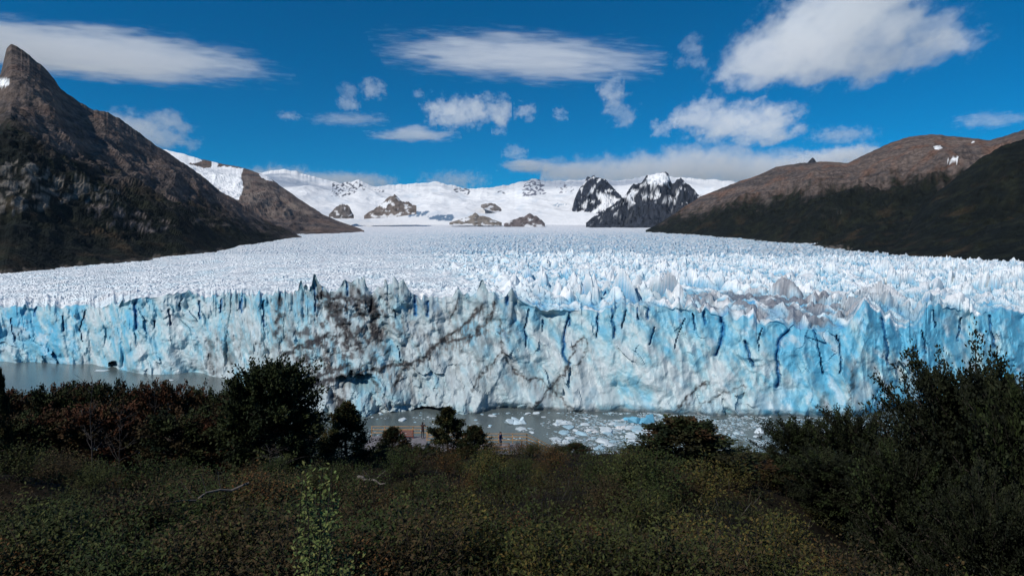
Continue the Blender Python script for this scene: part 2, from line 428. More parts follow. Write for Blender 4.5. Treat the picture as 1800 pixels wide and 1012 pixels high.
VEINS = [([(500, 625), (520, 612), (545, 600), (572, 590)], 2.5, .8), ([(528, 610), (548, 606), (566, 594), (590, 588)], 2.2, .7), ([(505, 690), (545, 668), (580, 650), (615, 640)], 2, .8),
         ([(545, 672), (590, 664), (640, 652), (690, 644), (725, 636), (745, 632)], 2.8, 1), ([(692, 676), (702, 662), (712, 645)], 2.5, .9), ([(745, 632), (755, 618), (768, 605), (790, 592), (815, 573), (838, 550), (848, 535)], 2.6, 1),
         ([(755, 620), (775, 602), (805, 600), (830, 592), (850, 575), (862, 558), (868, 530)], 2.6, 1), ([(790, 560), (800, 540), (808, 522)], 1.8, .6), ([(830, 680), (850, 655), (872, 632), (884, 615)], 1.6, .6),
         ([(884, 615), (905, 655), (930, 668), (950, 667), (968, 686), (1010, 718)], 2, .55), ([(935, 715), (965, 685), (985, 665), (998, 640), (1010, 612), (1022, 595)], 2, .6), ([(1022, 595), (1036, 610), (1018, 640), (1000, 650)], 1.6, .5),
         ([(1188, 720), (1215, 690), (1245, 670)], 1.8, .65), ([(1230, 712), (1275, 690), (1310, 680)], 1.5, .45), ([(560, 520), (590, 522), (635, 525), (655, 530), (662, 555)], 4, .8), ([(650, 525), (660, 550), (655, 580), (662, 595)], 5, .9),
         ([(590, 540), (600, 565), (615, 590), (610, 605)], 5, .8), ([(575, 530), (585, 555), (600, 575)], 4, .7), ([(630, 510), (645, 535), (640, 560)], 3.5, .6), ([(492, 525), (488, 560), (486, 590)], 3.5, .7), ([(600, 660), (640, 640), (680, 620)], 1.5, .5),
         ([(530, 645), (580, 625), (640, 610)], 1.5, .55), ([(560, 590), (575, 615), (568, 640)], 2.0, .5), ([(370, 605), (368, 640), (378, 655)], 4, .4), ([(395, 600), (402, 640)], 4, .35), ([(1452, 690), (1438, 715), (1425, 722)], 3, .35), ([(1500, 640), (1497, 680), (1490, 718)], 2, .4),
         ([(585, 690), (600, 700), (590, 718)], 5, .7), ([(650, 660), (665, 680)], 2, .6), ([(0, 573), (40, 574)], 1.0, .3), ([(878, 560), (882, 600), (884, 615)], 1.8, .45), ([(905, 530), (898, 570), (892, 600)], 1.5, .35)]
dirt = np.zeros_like(Zw); drip = np.zeros_like(Zw)
dx_ = PXw + 5 * noise(PXw / 11, PYw / 11, 81) + 2.5 * noise(PXw / 4, PYw / 4, 82); dy_ = PYw + 5 * noise(PXw / 11, PYw / 11, 83) + 2.5 * noise(PXw / 4, PYw / 4, 84)
for pts, w, a in VEINS:
    d = line_dist(dx_, dy_, pts)
    dirt = np.maximum(dirt, min(1, a * 1.25) * np.exp(-(d / (w * 1.25)) ** 2))
    below = np.minimum(line_dist(dx_, dy_ - 6, pts), line_dist(dx_, dy_ - 12, pts))
    drip = np.maximum(drip, a * np.exp(-(below / (w * 2.6)) ** 2))
dirt *= .6 + .7 * sm(-.35, .2, fbm(PXw / 9, PYw / 9, 3, 85))
C = mixc(C, BROWN, np.clip(drip * sm(.0, .45, fbm(PXw / 2.6, PYw / 16, 3, 86) + .08) * 1.1, 0, .85))
C = mixc(C, BROWN * 1.5, np.clip(sm(.05, .45, fbm((S + lean) / 3.2, Zw / 16, 4, 88)) * .75 * np.exp(-((PXw - 620) / 230) ** 2), 0, .7))
blot = sm(-.06, .30, fbm(PXw / 13, PYw / 16, 5, 87)) * (np.exp(-(((PXw - 620) / 75) ** 2 + ((PYw - 560) / 48) ** 2)) * 1.1 + np.exp(-(((PXw - 560) / 80) ** 2 + ((PYw - 620) / 45) ** 2)) * .8 + .35 * np.exp(-(((PXw - 800) / 120) ** 2 + ((PYw - 600) / 60) ** 2)) + .4 * np.exp(-(((PXw - 390) / 50) ** 2 + ((PYw - 620) / 40) ** 2)))
C = mixc(C, DIRT * 1.8, np.clip(blot * 1.5, 0, .9))
C = mixc(C, DIRT, np.clip(dirt * 1.25, 0, .96))
C = mixc(C, np.array([.20, .30, .33]), np.clip(cave, 0, 1) * .5)  # shade inside the caves and hollows painted into the ice colour
C = mixc(C, np.array([.22, .42, .50]), np.clip(foot * sm(.0, .4, fbm(S / 9, Zw / 6, 4, 89)), 0, .8) * sm(640, 660, PXw) * sm(760, 735, PXw))
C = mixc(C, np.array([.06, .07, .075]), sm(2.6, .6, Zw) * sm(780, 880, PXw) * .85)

# upper surface ----------------------------------------------------
e = np.concatenate([np.linspace(0, 1, 370, endpoint=False) * math.log(2000 / 420.0), math.log(2000 / 420.0) + np.linspace(0, 1, 95) * math.log(14000 / 2000.0)])
k = e / e[-1]
lnY = np.log(Yc)[None, :] + k[:, None] * (np.log(14000.0) - np.log(Yc))[None, :]
Ys = np.exp(lnY)[1:]
NS = Ys.shape[0]
Xs = u * Ys
PXs = np.broadcast_to(px, Ys.shape)
back = Ys - Yc
Zb = surf_z(PXs, Ys)
wcrest = np.exp(-back / (38.0 + 26 * sm(1150, 1250, PXs)))
Zs = Zb * (1 - wcrest) + zc * wcrest
right = sm(760, 1000, PXs + 60 * noise(Xs / 200, Ys / 200, 91) + .08 * np.clip(Ys - 500, 0, 1500))
ang = R(28)
xr = Xs * math.cos(ang) + Ys * math.sin(ang); yr = -Xs * math.sin(ang) + Ys * math.cos(ang)
xr = xr + 7 * noise(Xs / 31, Ys / 31, 96); yr = yr + 7 * noise(Xs / 31 + 5, Ys / 31, 97)
f1, f2, cid = worley(xr / 15.0, yr / 24.0, 92)
pin = np.clip(1 - f1 / .78, 0, 1) ** .9 * (.15 + 1.3 * cid ** 1.5)
gap = sm(0, .22, f2 - f1)
f1b, f2b, cidb = worley(xr / 6.0, yr / 9.0, 93)
bandm = .40 + .85 * sm(-.3, .35, fbm(xr / 90, yr / 320, 4, 107)); mixs = sm(-.22, .22, fbm(Xs / 80, Ys / 130, 3, 108))
crev = sm(.78, .95, ridged(xr / 130 + .35 * noise(Xs / 60, Ys / 60, 110), yr / 20 + .5 * noise(Xs / 90, Ys / 90, 111), 2, 109))
pinb = np.clip(1 - f1b / .8, 0, 1) * (.3 + .9 * cidb)
rid = ridged(xr / 26.0, yr / 60.0, 4, 94)
swell = fbm(Xs / 160.0, Ys / 260.0, 3, 95)
far = sm(700, 3500, Ys)
A = (5.0 + 9.5 * right) * (1 - .30 * far) * (1 - .75 * sm(3000, 8000, Ys)) * bandm
calm = sm(40, 0, back)
relief = A * ((pin * (.35 + .75 * mixs) + pinb * (.75 - .35 * mixs)) * (.45 + .55 * gap) + .7 * (rid - .6) - .75 * crev) - A * .26
left_soft = (1 - right) * (1 - .8 * sm(2500, 7000, Ys)) * (5.0 * bandm * (ridged((xr + .6 * yr) / 46, (yr - .2 * xr) / 15, 4, 98) - .6) + 1.0 * pinb - 3.4 * crev)
Zs = Zs + (relief * (0.35 + .65 * right) + left_soft) * (.30 + .70 * (1 - calm)) + swell * 7 * sm(60, 300, back)
Zs = Zs + 1.2 * fbm(Xs / 4, Ys / 5, 2, 99)

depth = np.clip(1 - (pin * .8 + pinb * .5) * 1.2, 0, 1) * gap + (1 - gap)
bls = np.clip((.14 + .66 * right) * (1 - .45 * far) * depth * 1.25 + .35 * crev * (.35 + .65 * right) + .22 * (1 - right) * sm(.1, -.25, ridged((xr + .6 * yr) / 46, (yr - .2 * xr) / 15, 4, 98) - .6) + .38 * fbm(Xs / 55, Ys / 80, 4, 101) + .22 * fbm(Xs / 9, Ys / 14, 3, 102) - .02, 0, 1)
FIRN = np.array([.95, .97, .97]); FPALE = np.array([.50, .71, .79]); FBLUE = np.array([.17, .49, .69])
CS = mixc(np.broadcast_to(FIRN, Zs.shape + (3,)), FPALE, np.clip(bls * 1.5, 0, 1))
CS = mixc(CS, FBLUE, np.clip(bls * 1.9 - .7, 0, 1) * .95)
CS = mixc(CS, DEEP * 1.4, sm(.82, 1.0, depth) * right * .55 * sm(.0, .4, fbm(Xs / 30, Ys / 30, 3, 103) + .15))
grey = sm(-.16, .12, fbm(Xs / 16, Ys / 22, 4, 104) + .05) * np.exp(-((PXs - 1360) / 210) ** 2) * sm(3, 14, back) * sm(170, 100, back)
grey2 = sm(.05, .35, fbm(Xs / 70, Ys / 40, 4, 105)) * .35
CS = mixc(CS, np.array([.17, .18, .215]), np.clip(grey, 0, .92))
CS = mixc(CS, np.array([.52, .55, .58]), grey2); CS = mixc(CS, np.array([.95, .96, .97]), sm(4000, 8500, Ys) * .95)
# thin moraine line and silty band on the far right margin
CS = mixc(CS, np.array([.30, .27, .25]), .55 * np.exp(-((PXs - (1390 + (Ys - 2600) * .03)) / 60) ** 2) * np.exp(-((Ys - 2750) / 260) ** 2) * sm(-.1, .3, fbm(Xs / 90, Ys / 90, 3, 106)))

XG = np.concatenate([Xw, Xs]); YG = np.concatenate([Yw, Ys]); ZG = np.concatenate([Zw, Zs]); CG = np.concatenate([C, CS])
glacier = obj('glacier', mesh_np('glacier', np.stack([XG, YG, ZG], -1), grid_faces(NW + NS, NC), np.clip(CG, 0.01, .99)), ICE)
tag(glacier, 'wide blue and white glacier with a cracked ice wall and jagged surface', 'glacier', kind='structure')

# ------------------------------------------------------------------ mountains
FOREST = np.array([0.008, 0.011, 0.010]); FOREST2 = np.array([0.018, 0.021, 0.014]); SCREE = np.array([0.150, 0.115, 0.100]); ROCKD = np.array([0.080, 0.069, 0.068]); ROCKL = np.array([0.26, 0.235, 0.21]); SNOW = np.array([0.93, 0.94, 0.95])

def mountain(name, sil, base, nu, nv, amp=60, fs=260.0, seed=0, prof=1.15, paint=None, mat=None, label='', jag=3.0, zoff=-12, backfall=.8, cat='mountain', gw=.10, bk=1.3, strata=.4, fine=.06, kws=40, on_ice=True):
    p0, p1 = sil[0][0], sil[-1][0]
    px = np.linspace(p0, p1, nu); uu = (px - PX0) / F
    pyc = np.interp(px, [s[0] for s in sil], [s[1] for s in sil]); Ycr = np.interp(px, [s[0] for s in sil], [s[2] for s in sil])
    pyb = np.interp(px, [s[0] for s in base], [s[1] for s in base]); Yb = np.interp(px, [s[0] for s in base], [s[2] for s in base])
    Ycr = np.maximum(Ycr, Yb * 1.04)
    jz = -jag * (fbm(px / 14.0, px * 0 + .5, 4, seed + 1) + .6 * (ridged(px / 9.0, px * 0 + .5, 3, seed + 7) - .6)) * sm(0, 25, np.abs(pyb - pyc)) / F * Ycr
    kw = max(3, nu // kws) | 1
    sw_ = np.ones(max(3, nu // 14) | 1); sw_ /= sw_.sum()
    if on_ice: Yb = np.convolve(np.pad(Yb, len(sw_) // 2, mode='edge'), sw_, 'valid'); pyb = np.convolve(np.pad(pyb, len(sw_) // 2, mode='edge'), sw_, 'valid')
    zcr = np.convolve(np.pad(H + (HZ - pyc) / F * Ycr, kw // 2, mode='edge'), np.ones(kw) / kw, 'valid'); jz = jz + (H + (HZ - pyc) / F * Ycr - zcr); zb = H + (HZ - pyb) / F * Yb + zoff
    if on_ice: zb = np.minimum(zb, surf_z(px, Yb) - 14)
    v = np.concatenate([np.linspace(-.06, 1, nv), np.linspace(1.02, bk, max(6, nv // 12))])[:, None]
    Y = Yb + (Ycr - Yb) * v
    X = uu * Y
    hgt = zcr - zb
    g = np.where(v <= 1, np.sign(v) * np.abs(v) ** prof, 1 - (v - 1) * backfall)
    Z = zb + hgt * g + jz * np.clip(v, 0, 1) ** 7 * np.clip(1 - (v - 1) * 3, 0, 1)
    along = np.broadcast_to(px, Y.shape) * 4.2
    w = np.clip(hgt / 500.0, .08, 1.3) * np.sin(np.clip(v, 0, 1) * np.pi) ** .8
    gul = ridged((along + .25 * (X)) / fs, v * 1.4, 4, seed + 2) - .62
    Z = Z + w * amp * (gw * gul + 1.2 * fbm(X / (fs * 2.4), Y / (fs * 2.4), 5, seed + 3) + .75 * (ridged(X / (fs * 1.6), Y / (fs * 1.6), 4, seed + 6, .42) - .62) + fine * fbm(X / 60.0, Y / 60.0, 3, seed + 4))
    Z = Z + strata * np.sin(np.clip(v, 0, 1) * np.pi) * (np.abs(((Z + 60 * fbm(X / 400, Y / 400, 3, seed + 8)) / 46.0) % 1.0 - .5) - .25) * 40
    PX = np.broadcast_to(px, Y.shape); PY = HZ - (Z - H) / Y * F
    c = paint(X, Y, Z, PX, PY, v)
    o = obj(name, mesh_np(name, np.stack([X, Y, Z], -1), grid_faces(*Y.shape), np.clip(c, .004, .97), smooth=False), mat or ROCK)
    return tag(o, label, cat, kind='structure')

def slope_paint(treeline, seed, outcrops=(), snow=(), reds=0.5, dark=1.0, fg=0):
    def f(X, Y, Z, PX, PY, v):
        n = fbm(X / 220, Y / 220, 5, seed); n2 = fbm(X / 60, Y / 60, 4, seed + 5); st = fbm(X / 900 + Z / 70, Z / 45 + Y / 2500, 4, seed + 9)
        c = mixc(np.broadcast_to(SCREE, X.shape + (3,)), ROCKD, sm(-.2, .25, st + .35 * n2))
        c = mixc(c, np.array([.165, .100, .076]), sm(.0, .4, n) * reds)
        forest = sm(110, -110, Z - treeline(PX) - 150 * n - 110 * n2 - fg * (ridged(PX / 16 + .15 * n, PY / 70 + .3 * n2, 3, seed + 17) - .62))
        fc = mixc(np.broadcast_to(FOREST, X.shape + (3,)), FOREST2, sm(-.1, .35, n2 + .5 * n))
        fc = mixc(fc, np.array([.055, .038, .022]), sm(.15, .45, fbm(X / 160, Y / 160, 4, seed + 13)) * .6 * sm(700, 100, Z))
        c = mixc(c, fc * dark, forest)
        wxp = PX + 16 * fbm(PX / 22, PY / 16, 4, seed + 21); wyp = PY + 11 * fbm(PX / 22 + 7, PY / 14, 4, seed + 22)
        for poly, colr, a, th in outcrops:
            mk = poly_mask(wxp, wyp, poly) * sm(th, th + .3, fbm(PX / 22, PY / 10, 5, seed + 31))
            c = mixc(c, np.array(colr), mk * a)
        for poly in snow:
            c = mixc(c, SNOW, poly_mask(PX + 1.6 * noise(PX / 6, PY / 6, seed + 41), PY + 1.6 * noise(PX / 6 + 3, PY / 6, seed + 42), poly))
        return c
    return f

# snow range at the head of the glacier
def snow_paint(rocks, seed=300, steep=True):
    def f(X, Y, Z, PX, PY, v):
        c = np.broadcast_to(SNOW, X.shape + (3,)).copy()
        c = mixc(c, np.array([.66, .74, .82]), sm(.05, .4, fbm(X / 500, Y / 900, 4, seed)) * .5)
        wxp = PX + 6 * fbm(PX / 9, PY / 7, 4, seed + 2); wyp = PY + 4 * fbm(PX / 9 + 4, PY / 7, 4, seed + 3)
        for poly, colr, th in rocks:
            c = mixc(c, np.array(colr), poly_mask(wxp, wyp, poly) * sm(th, th + .12, fbm(PX / 6, PY / 4, 4, seed + 4)))
        return c
    return f
SPECK = (.09, .10, .13)
mountain('snow_mountain_range', [(380, 330, 15000), (440, 305, 15000), (500, 298, 15500), (560, 312, 15500), (600, 322, 15000), (630, 316, 15000), (660, 328, 15000), (720, 322, 16000), (770, 320, 16500), (820, 332, 16500), (870, 330, 16000), (905, 322, 16000), (935, 314, 15500), (960, 318, 15500), (990, 318, 15500), (1040, 316, 15500), (1090, 318, 15500), (1140, 308, 15500), (1200, 312, 15500), (1270, 318, 15500), (1340, 322, 15500), (1420, 330, 15500)],
         [(380, 398, 9000), (700, 394, 10500), (1000, 392, 10500), (1420, 398, 9000)], 640, 100, amp=130, fs=900.0, seed=310, prof=.85, jag=3, gw=0, bk=1.12, strata=0, fine=0,
         paint=snow_paint([([(585, 322), (620, 316), (645, 330), (610, 345), (582, 345)], SPECK, .02), ([(795, 330), (830, 332), (825, 342), (800, 338)], SPECK, .0), ([(925, 318), (950, 315), (960, 340), (915, 348), (920, 330)], (.20, .21, .26), -.05), ([(870, 336), (900, 336), (890, 342)], SPECK, .05), ([(715, 372), (755, 372), (745, 380), (720, 380)], (.16, .25, .36), -.3), ([(752, 380), (795, 376), (795, 388), (755, 386)], (.16, .25, .36), -.4), ([(650, 332), (680, 335), (670, 338)], SPECK, .0), ([(965, 357), (1000, 360), (980, 363)], (.4, .5, .6), -.1), ([(975, 325), (1010, 318), (1010, 335), (985, 340)], (.3, .3, .34), .15)]),
         mat=SNOWROCK, label='distant white snow covered mountain range at the head of the glacier')

def nunatak(name, sil, base, rockc, snow, seed, label, nu=150, nv=80, amp=190, th=-2, jag=9, sp=0.0):
    def f(X, Y, Z, PX, PY, v):
        n = fbm(PX / 8, PY / 6, 4, seed + 3); st = fbm(PX / 5, PY / 12, 4, seed + 8)
        c = mixc(np.broadcast_to(np.array(rockc), X.shape + (3,)), np.array(rockc) * .5, sm(-.15, .3, n))
        c = mixc(c, np.array(rockc) * 1.5, sm(.1, .4, st) * .6)
        c = mixc(c, SNOW, sm(.10, .22, fbm(PX / 12, PY / 8, 4, seed + 11) + .22 * sm(.25, .0, v) - .08) * sp)
        if sp == 0: c = mixc(c, SNOW, sm(.24, .32, fbm(PX / 11 + PY / 16, PY / 10, 4, seed + 12)) * .9 * sm(.25, .5, v))
        for poly in snow:
            c = mixc(c, SNOW, poly_mask(PX + 6 * fbm(PX / 7, PY / 7, 3, seed + 5), PY + 5 * fbm(PX / 7, PY / 7, 3, seed + 6), poly))
        return c
    return mountain(name, sil, base, nu, nv, amp=amp, fs=120.0, seed=seed, paint=f, mat=SNOWROCK, label=label, jag=jag, zoff=-30, prof=1.0, on_ice=False)

nunatak('rock_peak', [(995, 380, 11600), (1004, 372, 11700), (1010, 348, 11900), (1022, 328, 12100), (1032, 314, 12200), (1042, 311, 12200), (1050, 315, 12200), (1060, 312, 12200), (1068, 320, 12200), (1082, 335, 12100), (1098, 348, 12000), (1112, 362, 11800), (1125, 378, 11600)],
        [(995, 384, 10800), (1125, 392, 10800)], (.038, .047, .070), [[(1045, 338), (1070, 342), (1095, 352), (1085, 362), (1060, 372), (1032, 378), (1058, 358), (1052, 348)], [(1015, 362), (1035, 358), (1030, 366)], [(1000, 378), (1020, 372), (1040, 376), (1010, 384)]], 330, 'dark double headed rock peak with a snow gully rising from the snowfield')
nunatak('rock_peak', [(1030, 392, 9000), (1045, 378, 9300), (1070, 366, 9600), (1092, 350, 10000), (1106, 330, 10600), (1118, 328, 10700), (1128, 318, 10900), (1137, 305, 11000), (1150, 304, 11000), (1164, 303, 11000), (1174, 308, 11000), (1182, 326, 10900), (1190, 316, 10900), (1197, 312, 10900), (1206, 322, 10800), (1222, 334, 10600), (1245, 352, 10200), (1270, 372, 9700), (1290, 392, 9200)],
        [(1030, 398, 8300), (1290, 400, 8300)], (.042, .050, .068), [[(1135, 312), (1150, 303), (1172, 305), (1180, 318), (1165, 325), (1140, 324)], [(1145, 345), (1165, 338), (1155, 350)], [(1170, 345), (1188, 348), (1185, 356)], [(1110, 352), (1120, 346), (1108, 362)], [(1095, 345), (1112, 335), (1125, 335), (1105, 352)]], 340, 'broad dark rock massif with a white summit snow cap right of centre', nu=170)
nunatak('rock_outcrop', [(640, 379, 9700), (655, 368, 9800), (672, 358, 9900), (684, 348, 10000), (694, 341, 10000), (704, 346, 10000), (712, 355, 9900), (732, 361, 9800)], [(640, 381, 9300), (732, 372, 9300)], (.20, .165, .145), [[(662, 362), (688, 352), (680, 366)]], 350, 'pointed brown rock outcrop left of centre in the snowfield', nu=60, nv=30, sp=.8, amp=60)
nunatak('rock_outcrop', [(578, 377, 9700), (590, 364, 9800), (602, 358, 9900), (614, 366, 9800), (622, 378, 9700)], [(578, 379, 9300), (622, 380, 9300)], (.17, .15, .14), [], 360, 'small rounded grey rock outcrop beside the dark left spur', nu=40, nv=24, sp=.8, amp=50)
nunatak('rock_outcrop', [(886, 393, 9300), (902, 386, 9400), (918, 381, 9500), (930, 374, 9500), (942, 378, 9500), (952, 386, 9400), (958, 393, 9300)], [(886, 394, 9000), (958, 394, 9000)], (.18, .15, .145), [], 370, 'low brown rock hump at the glacier head below the dark peaks', nu=50, nv=24, sp=.8, amp=40)
nunatak('rock_outcrop', [(790, 391, 9500), (815, 384, 9600), (835, 376, 9700), (855, 382, 9600), (882, 391, 9500)], [(790, 391, 9100), (882, 393, 9100)], (.26, .225, .19), [[(800, 386), (825, 384), (815, 390)]], 380, 'pale tan rock ledge at the glacier head in the centre', nu=50, nv=24, sp=.8, amp=40)
nunatak('rock_outcrop', [(845, 360, 11900), (858, 356, 12000), (870, 358, 12000), (886, 370, 11800)], [(845, 362, 11500), (886, 375, 11500)], (.27, .235, .21), [], 390, 'faint tan rock streak high in the central snowfield', nu=30, nv=20, sp=.8, amp=30)

# mountain behind on the left, with the snow apron
mountain('brown_mountain', [(240, 262, 9500), (290, 263, 9500), (322, 270, 9400), (350, 279, 9300), (385, 287, 9200), (430, 296, 9000), (470, 310, 8800), (500, 332, 8600), (535, 356, 8300), (570, 378, 7900), (600, 390, 7500), (634, 402, 7000), (640, 406, 6700)],
         [(240, 425, 5000), (480, 421, 5000), (560, 412, 5600), (632, 406, 6400), (640, 406, 6500)], 330, 140, amp=110, fs=300.0, seed=400, jag=1.5, kws=12,
         paint=slope_paint(lambda p: 260 - (p - 480) * .6, 401, outcrops=[([(420, 300), (500, 335), (560, 380), (480, 385), (425, 350)], (.19, .155, .135), .8, -.2)],
                           snow=[[(230, 240), (290, 255), (330, 268), (352, 276), (355, 284), (330, 288), (360, 296), (395, 292), (428, 297), (424, 308), (428, 330), (420, 352), (395, 342), (372, 325), (350, 305), (300, 290), (240, 290)], [(372, 283), (384, 288), (380, 300), (370, 296)], [(455, 305), (475, 312), (480, 320), (462, 314)]]), mat=SNOWROCK,
         label='brown mountain with a bright snow apron behind the left slope')

# tall left mountain
mountain('left_mountain', [(-140, 190, 3300), (-60, 150, 3300), (0, 132, 3400), (6, 108, 3400), (12, 84, 3400), (20, 77, 3400), (30, 82, 3420), (42, 90, 3440), (58, 103, 3470), (80, 122, 3520), (96, 140, 3550), (108, 158, 3600), (140, 180, 3700), (165, 194, 3800), (190, 197, 3900), (215, 212, 4000), (250, 238, 4150), (300, 272, 4300), (340, 298, 4450), (380, 330, 4600), (420, 356, 4700), (460, 382, 4800), (500, 402, 4900), (530, 416, 4950)],
         [(-140, 497, 1080), (0, 486, 1250), (60, 483, 1350), (125, 476, 1500), (200, 470, 1650), (320, 456, 2000), (400, 440, 2700), (480, 422, 3800), (530, 417, 4700)], 440, 195, amp=110, fs=240.0, seed=420, prof=1.25, kws=8, jag=3,
         paint=slope_paint(lambda p: tab(p, [(-140, 740), (0, 700), (60, 610), (120, 540), (200, 470), (300, 400), (420, 320), (520, 260)]), 421, dark=1.0,
                           outcrops=[([(-60, 330), (-50, 288), (60, 288), (130, 305), (200, 335), (210, 352), (120, 352), (60, 372), (-50, 370)], (.20, .178, .155), .8, -.12), ([(150, 362), (200, 355), (270, 378), (310, 400), (270, 412), (190, 395)], (.20, .165, .15), .75, -.02), ([(60, 300), (140, 318), (120, 340), (70, 330)], (.25, .21, .16), .6, .0), ([(330, 380), (420, 390), (400, 405), (340, 400)], (.18, .15, .13), .6, .1), ([(120, 390), (220, 405), (240, 425), (140, 410)], (.085, .06, .035), .7, -.1), ([(-40, 478), (130, 466), (240, 455), (440, 430), (440, 445), (240, 470), (130, 482), (-40, 495)], (.12, .10, .08), .75, -.25)],
                           snow=[[(-20, 139), (16, 138), (16, 150), (2, 153), (-20, 152)]]),
         label='tall dark left mountain with a pointed summit and forested flank')

# right mountain and its nearer spur
mountain('right_mountain', [(1135, 405, 6900), (1160, 392, 6950), (1190, 372, 7000), (1230, 346, 7000), (1280, 326, 7000), (1330, 309, 6900), (1365, 293, 6800), (1400, 288, 6700), (1450, 284, 6500), (1490, 287, 6300), (1520, 272, 6200), (1560, 253, 6000), (1600, 240, 5900), (1640, 236, 5800), (1690, 241, 5700), (1740, 247, 5500), (1770, 238, 5300), (1800, 228, 5200), (1860, 215, 5000), (1960, 200, 4900)],
         [(1135, 406, 6500), (1200, 406, 5600), (1300, 411, 4300), (1390, 421, 3500), (1440, 436, 2900), (1500, 445, 2400), (1650, 455, 1950), (1800, 464, 1620), (1960, 474, 1400)], 470, 180, amp=120, fs=260.0, seed=440, prof=1.2, kws=16, jag=1.5,
         paint=slope_paint(lambda p: tab(p, [(1130, 480), (1250, 560), (1330, 600), (1450, 620), (1560, 640), (1680, 600), (1960, 640)]), 441, dark=.9,
                           outcrops=[([(1330, 350), (1365, 345), (1355, 372), (1330, 372)], (.10, .085, .075), .7, .0), ([(1440, 375), (1490, 360), (1480, 380), (1445, 392)], (.09, .08, .07), .6, .05), ([(1380, 430), (1490, 432), (1500, 446), (1390, 440)], (.17, .145, .125), .8, -.2)],
                           snow=[[(1640, 258), (1652, 256), (1656, 260), (1645, 263)], [(1664, 283), (1674, 279), (1684, 276), (1682, 285), (1668, 288)], [(1705, 250), (1714, 249), (1712, 252)]], reds=1.0, fg=130),
         label='long brown topped right mountain with dark forest on its lower flank')
mountain('forested_spur', [(1560, 420, 2900), (1600, 385, 3000), (1640, 345, 3100), (1680, 312, 3200), (1720, 280, 3300), (1760, 258, 3350), (1800, 243, 3400), (1860, 220, 3500), (1960, 190, 3600)],
         [(1560, 452, 2150), (1650, 456, 1900), (1800, 465, 1600), (1960, 475, 1380)], 200, 120, amp=70, fs=180.0, seed=460, prof=1.1, jag=3,
         paint=slope_paint(lambda p: 900 + p * 0, 461, dark=.9), label='near dark forested spur at the right edge below the brown ridge')
nunatak('rock_spire', [(1412, 291, 7600), (1418, 288, 7600), (1424, 281, 7600), (1428, 277, 7600), (1431, 279, 7600), (1435, 285, 7600), (1444, 290, 7600)], [(1412, 300, 7300), (1444, 300, 7300)], (.045, .048, .06), [], 395, 'small dark rock spire poking up behind the right mountain ridge', nu=24, nv=14, amp=20, jag=1)

# ------------------------------------------------------------------ foreground hill
DROP = [(-40, -6), (-8, .6), (0, 1.75), (3, 2.55), (7, 4.0), (12, 5.7), (20, 8.2), (40, 14.4), (60, 20.4), (75, 26), (95, 40), (120, 60), (160, 88), (200, 104), (240, 112)]
def ground(x, y):
    x = np.asarray(x, float); y = np.asarray(y, float)
    d = np.where(y > 0, np.hypot(y, .25 * x), y)
    z = H - tab(d, DROP) - 4.2 * sm(.36, .66, x / np.maximum(y, 1)) * sm(6, 13, y) * sm(60, 40, y)
    z = z + (fbm(x / 7.0, y / 7.0, 4, 501) * 1.3 + fbm(x / 30, y / 30, 2, 502) * 1.2) * sm(2, 14, d)
    return z
gx = np.sinh(np.linspace(-4.4, 4.4, 180)) / math.sinh(4.4) * 230; gy = np.concatenate([np.linspace(-30, 0, 12, endpoint=False), 240 * np.linspace(0, 1, 170) ** 1.8])
xx, yy = np.meshgrid(gx, gy)
zz = ground(xx, yy)
n1 = fbm(xx / 3, yy / 3, 4, 505)
cc = mixc(np.broadcast_to(np.array([.014, .012, .008]), xx.shape + (3,)), np.array([.022, .016, .010]), sm(-.2, .3, n1))
hill = obj('hillside', mesh_np('hillside', np.stack([xx, yy, zz], -1), grid_faces(*xx.shape), cc, smooth=True), SOIL)
tag(hill, 'dark scrubby hillside sloping down from the viewpoint', 'hillside', kind='structure')

# ------------------------------------------------------------------ plants
def leaf_quads(base, d, nrm, L, W):
    """rhombic leaves: arrays base(n,3), direction d, normal nrm, length L(n), width W(n)"""
    side = np.cross(d, nrm); side /= np.linalg.norm(side, axis=1)[:, None] + 1e-9
    L = L[:, None]; W = W[:, None]
    mid = base + d * L * .5 + nrm * L * .06
    V = np.stack([base, mid + side * W * .5, base + d * L, mid - side * W * .5], 1).reshape(-1, 3)
    n = len(base)
    Fc = np.arange(4 * n).reshape(n, 4)
    return V, Fc

def unit(v): return v / (np.linalg.norm(v, axis=-1, keepdims=True) + 1e-9)

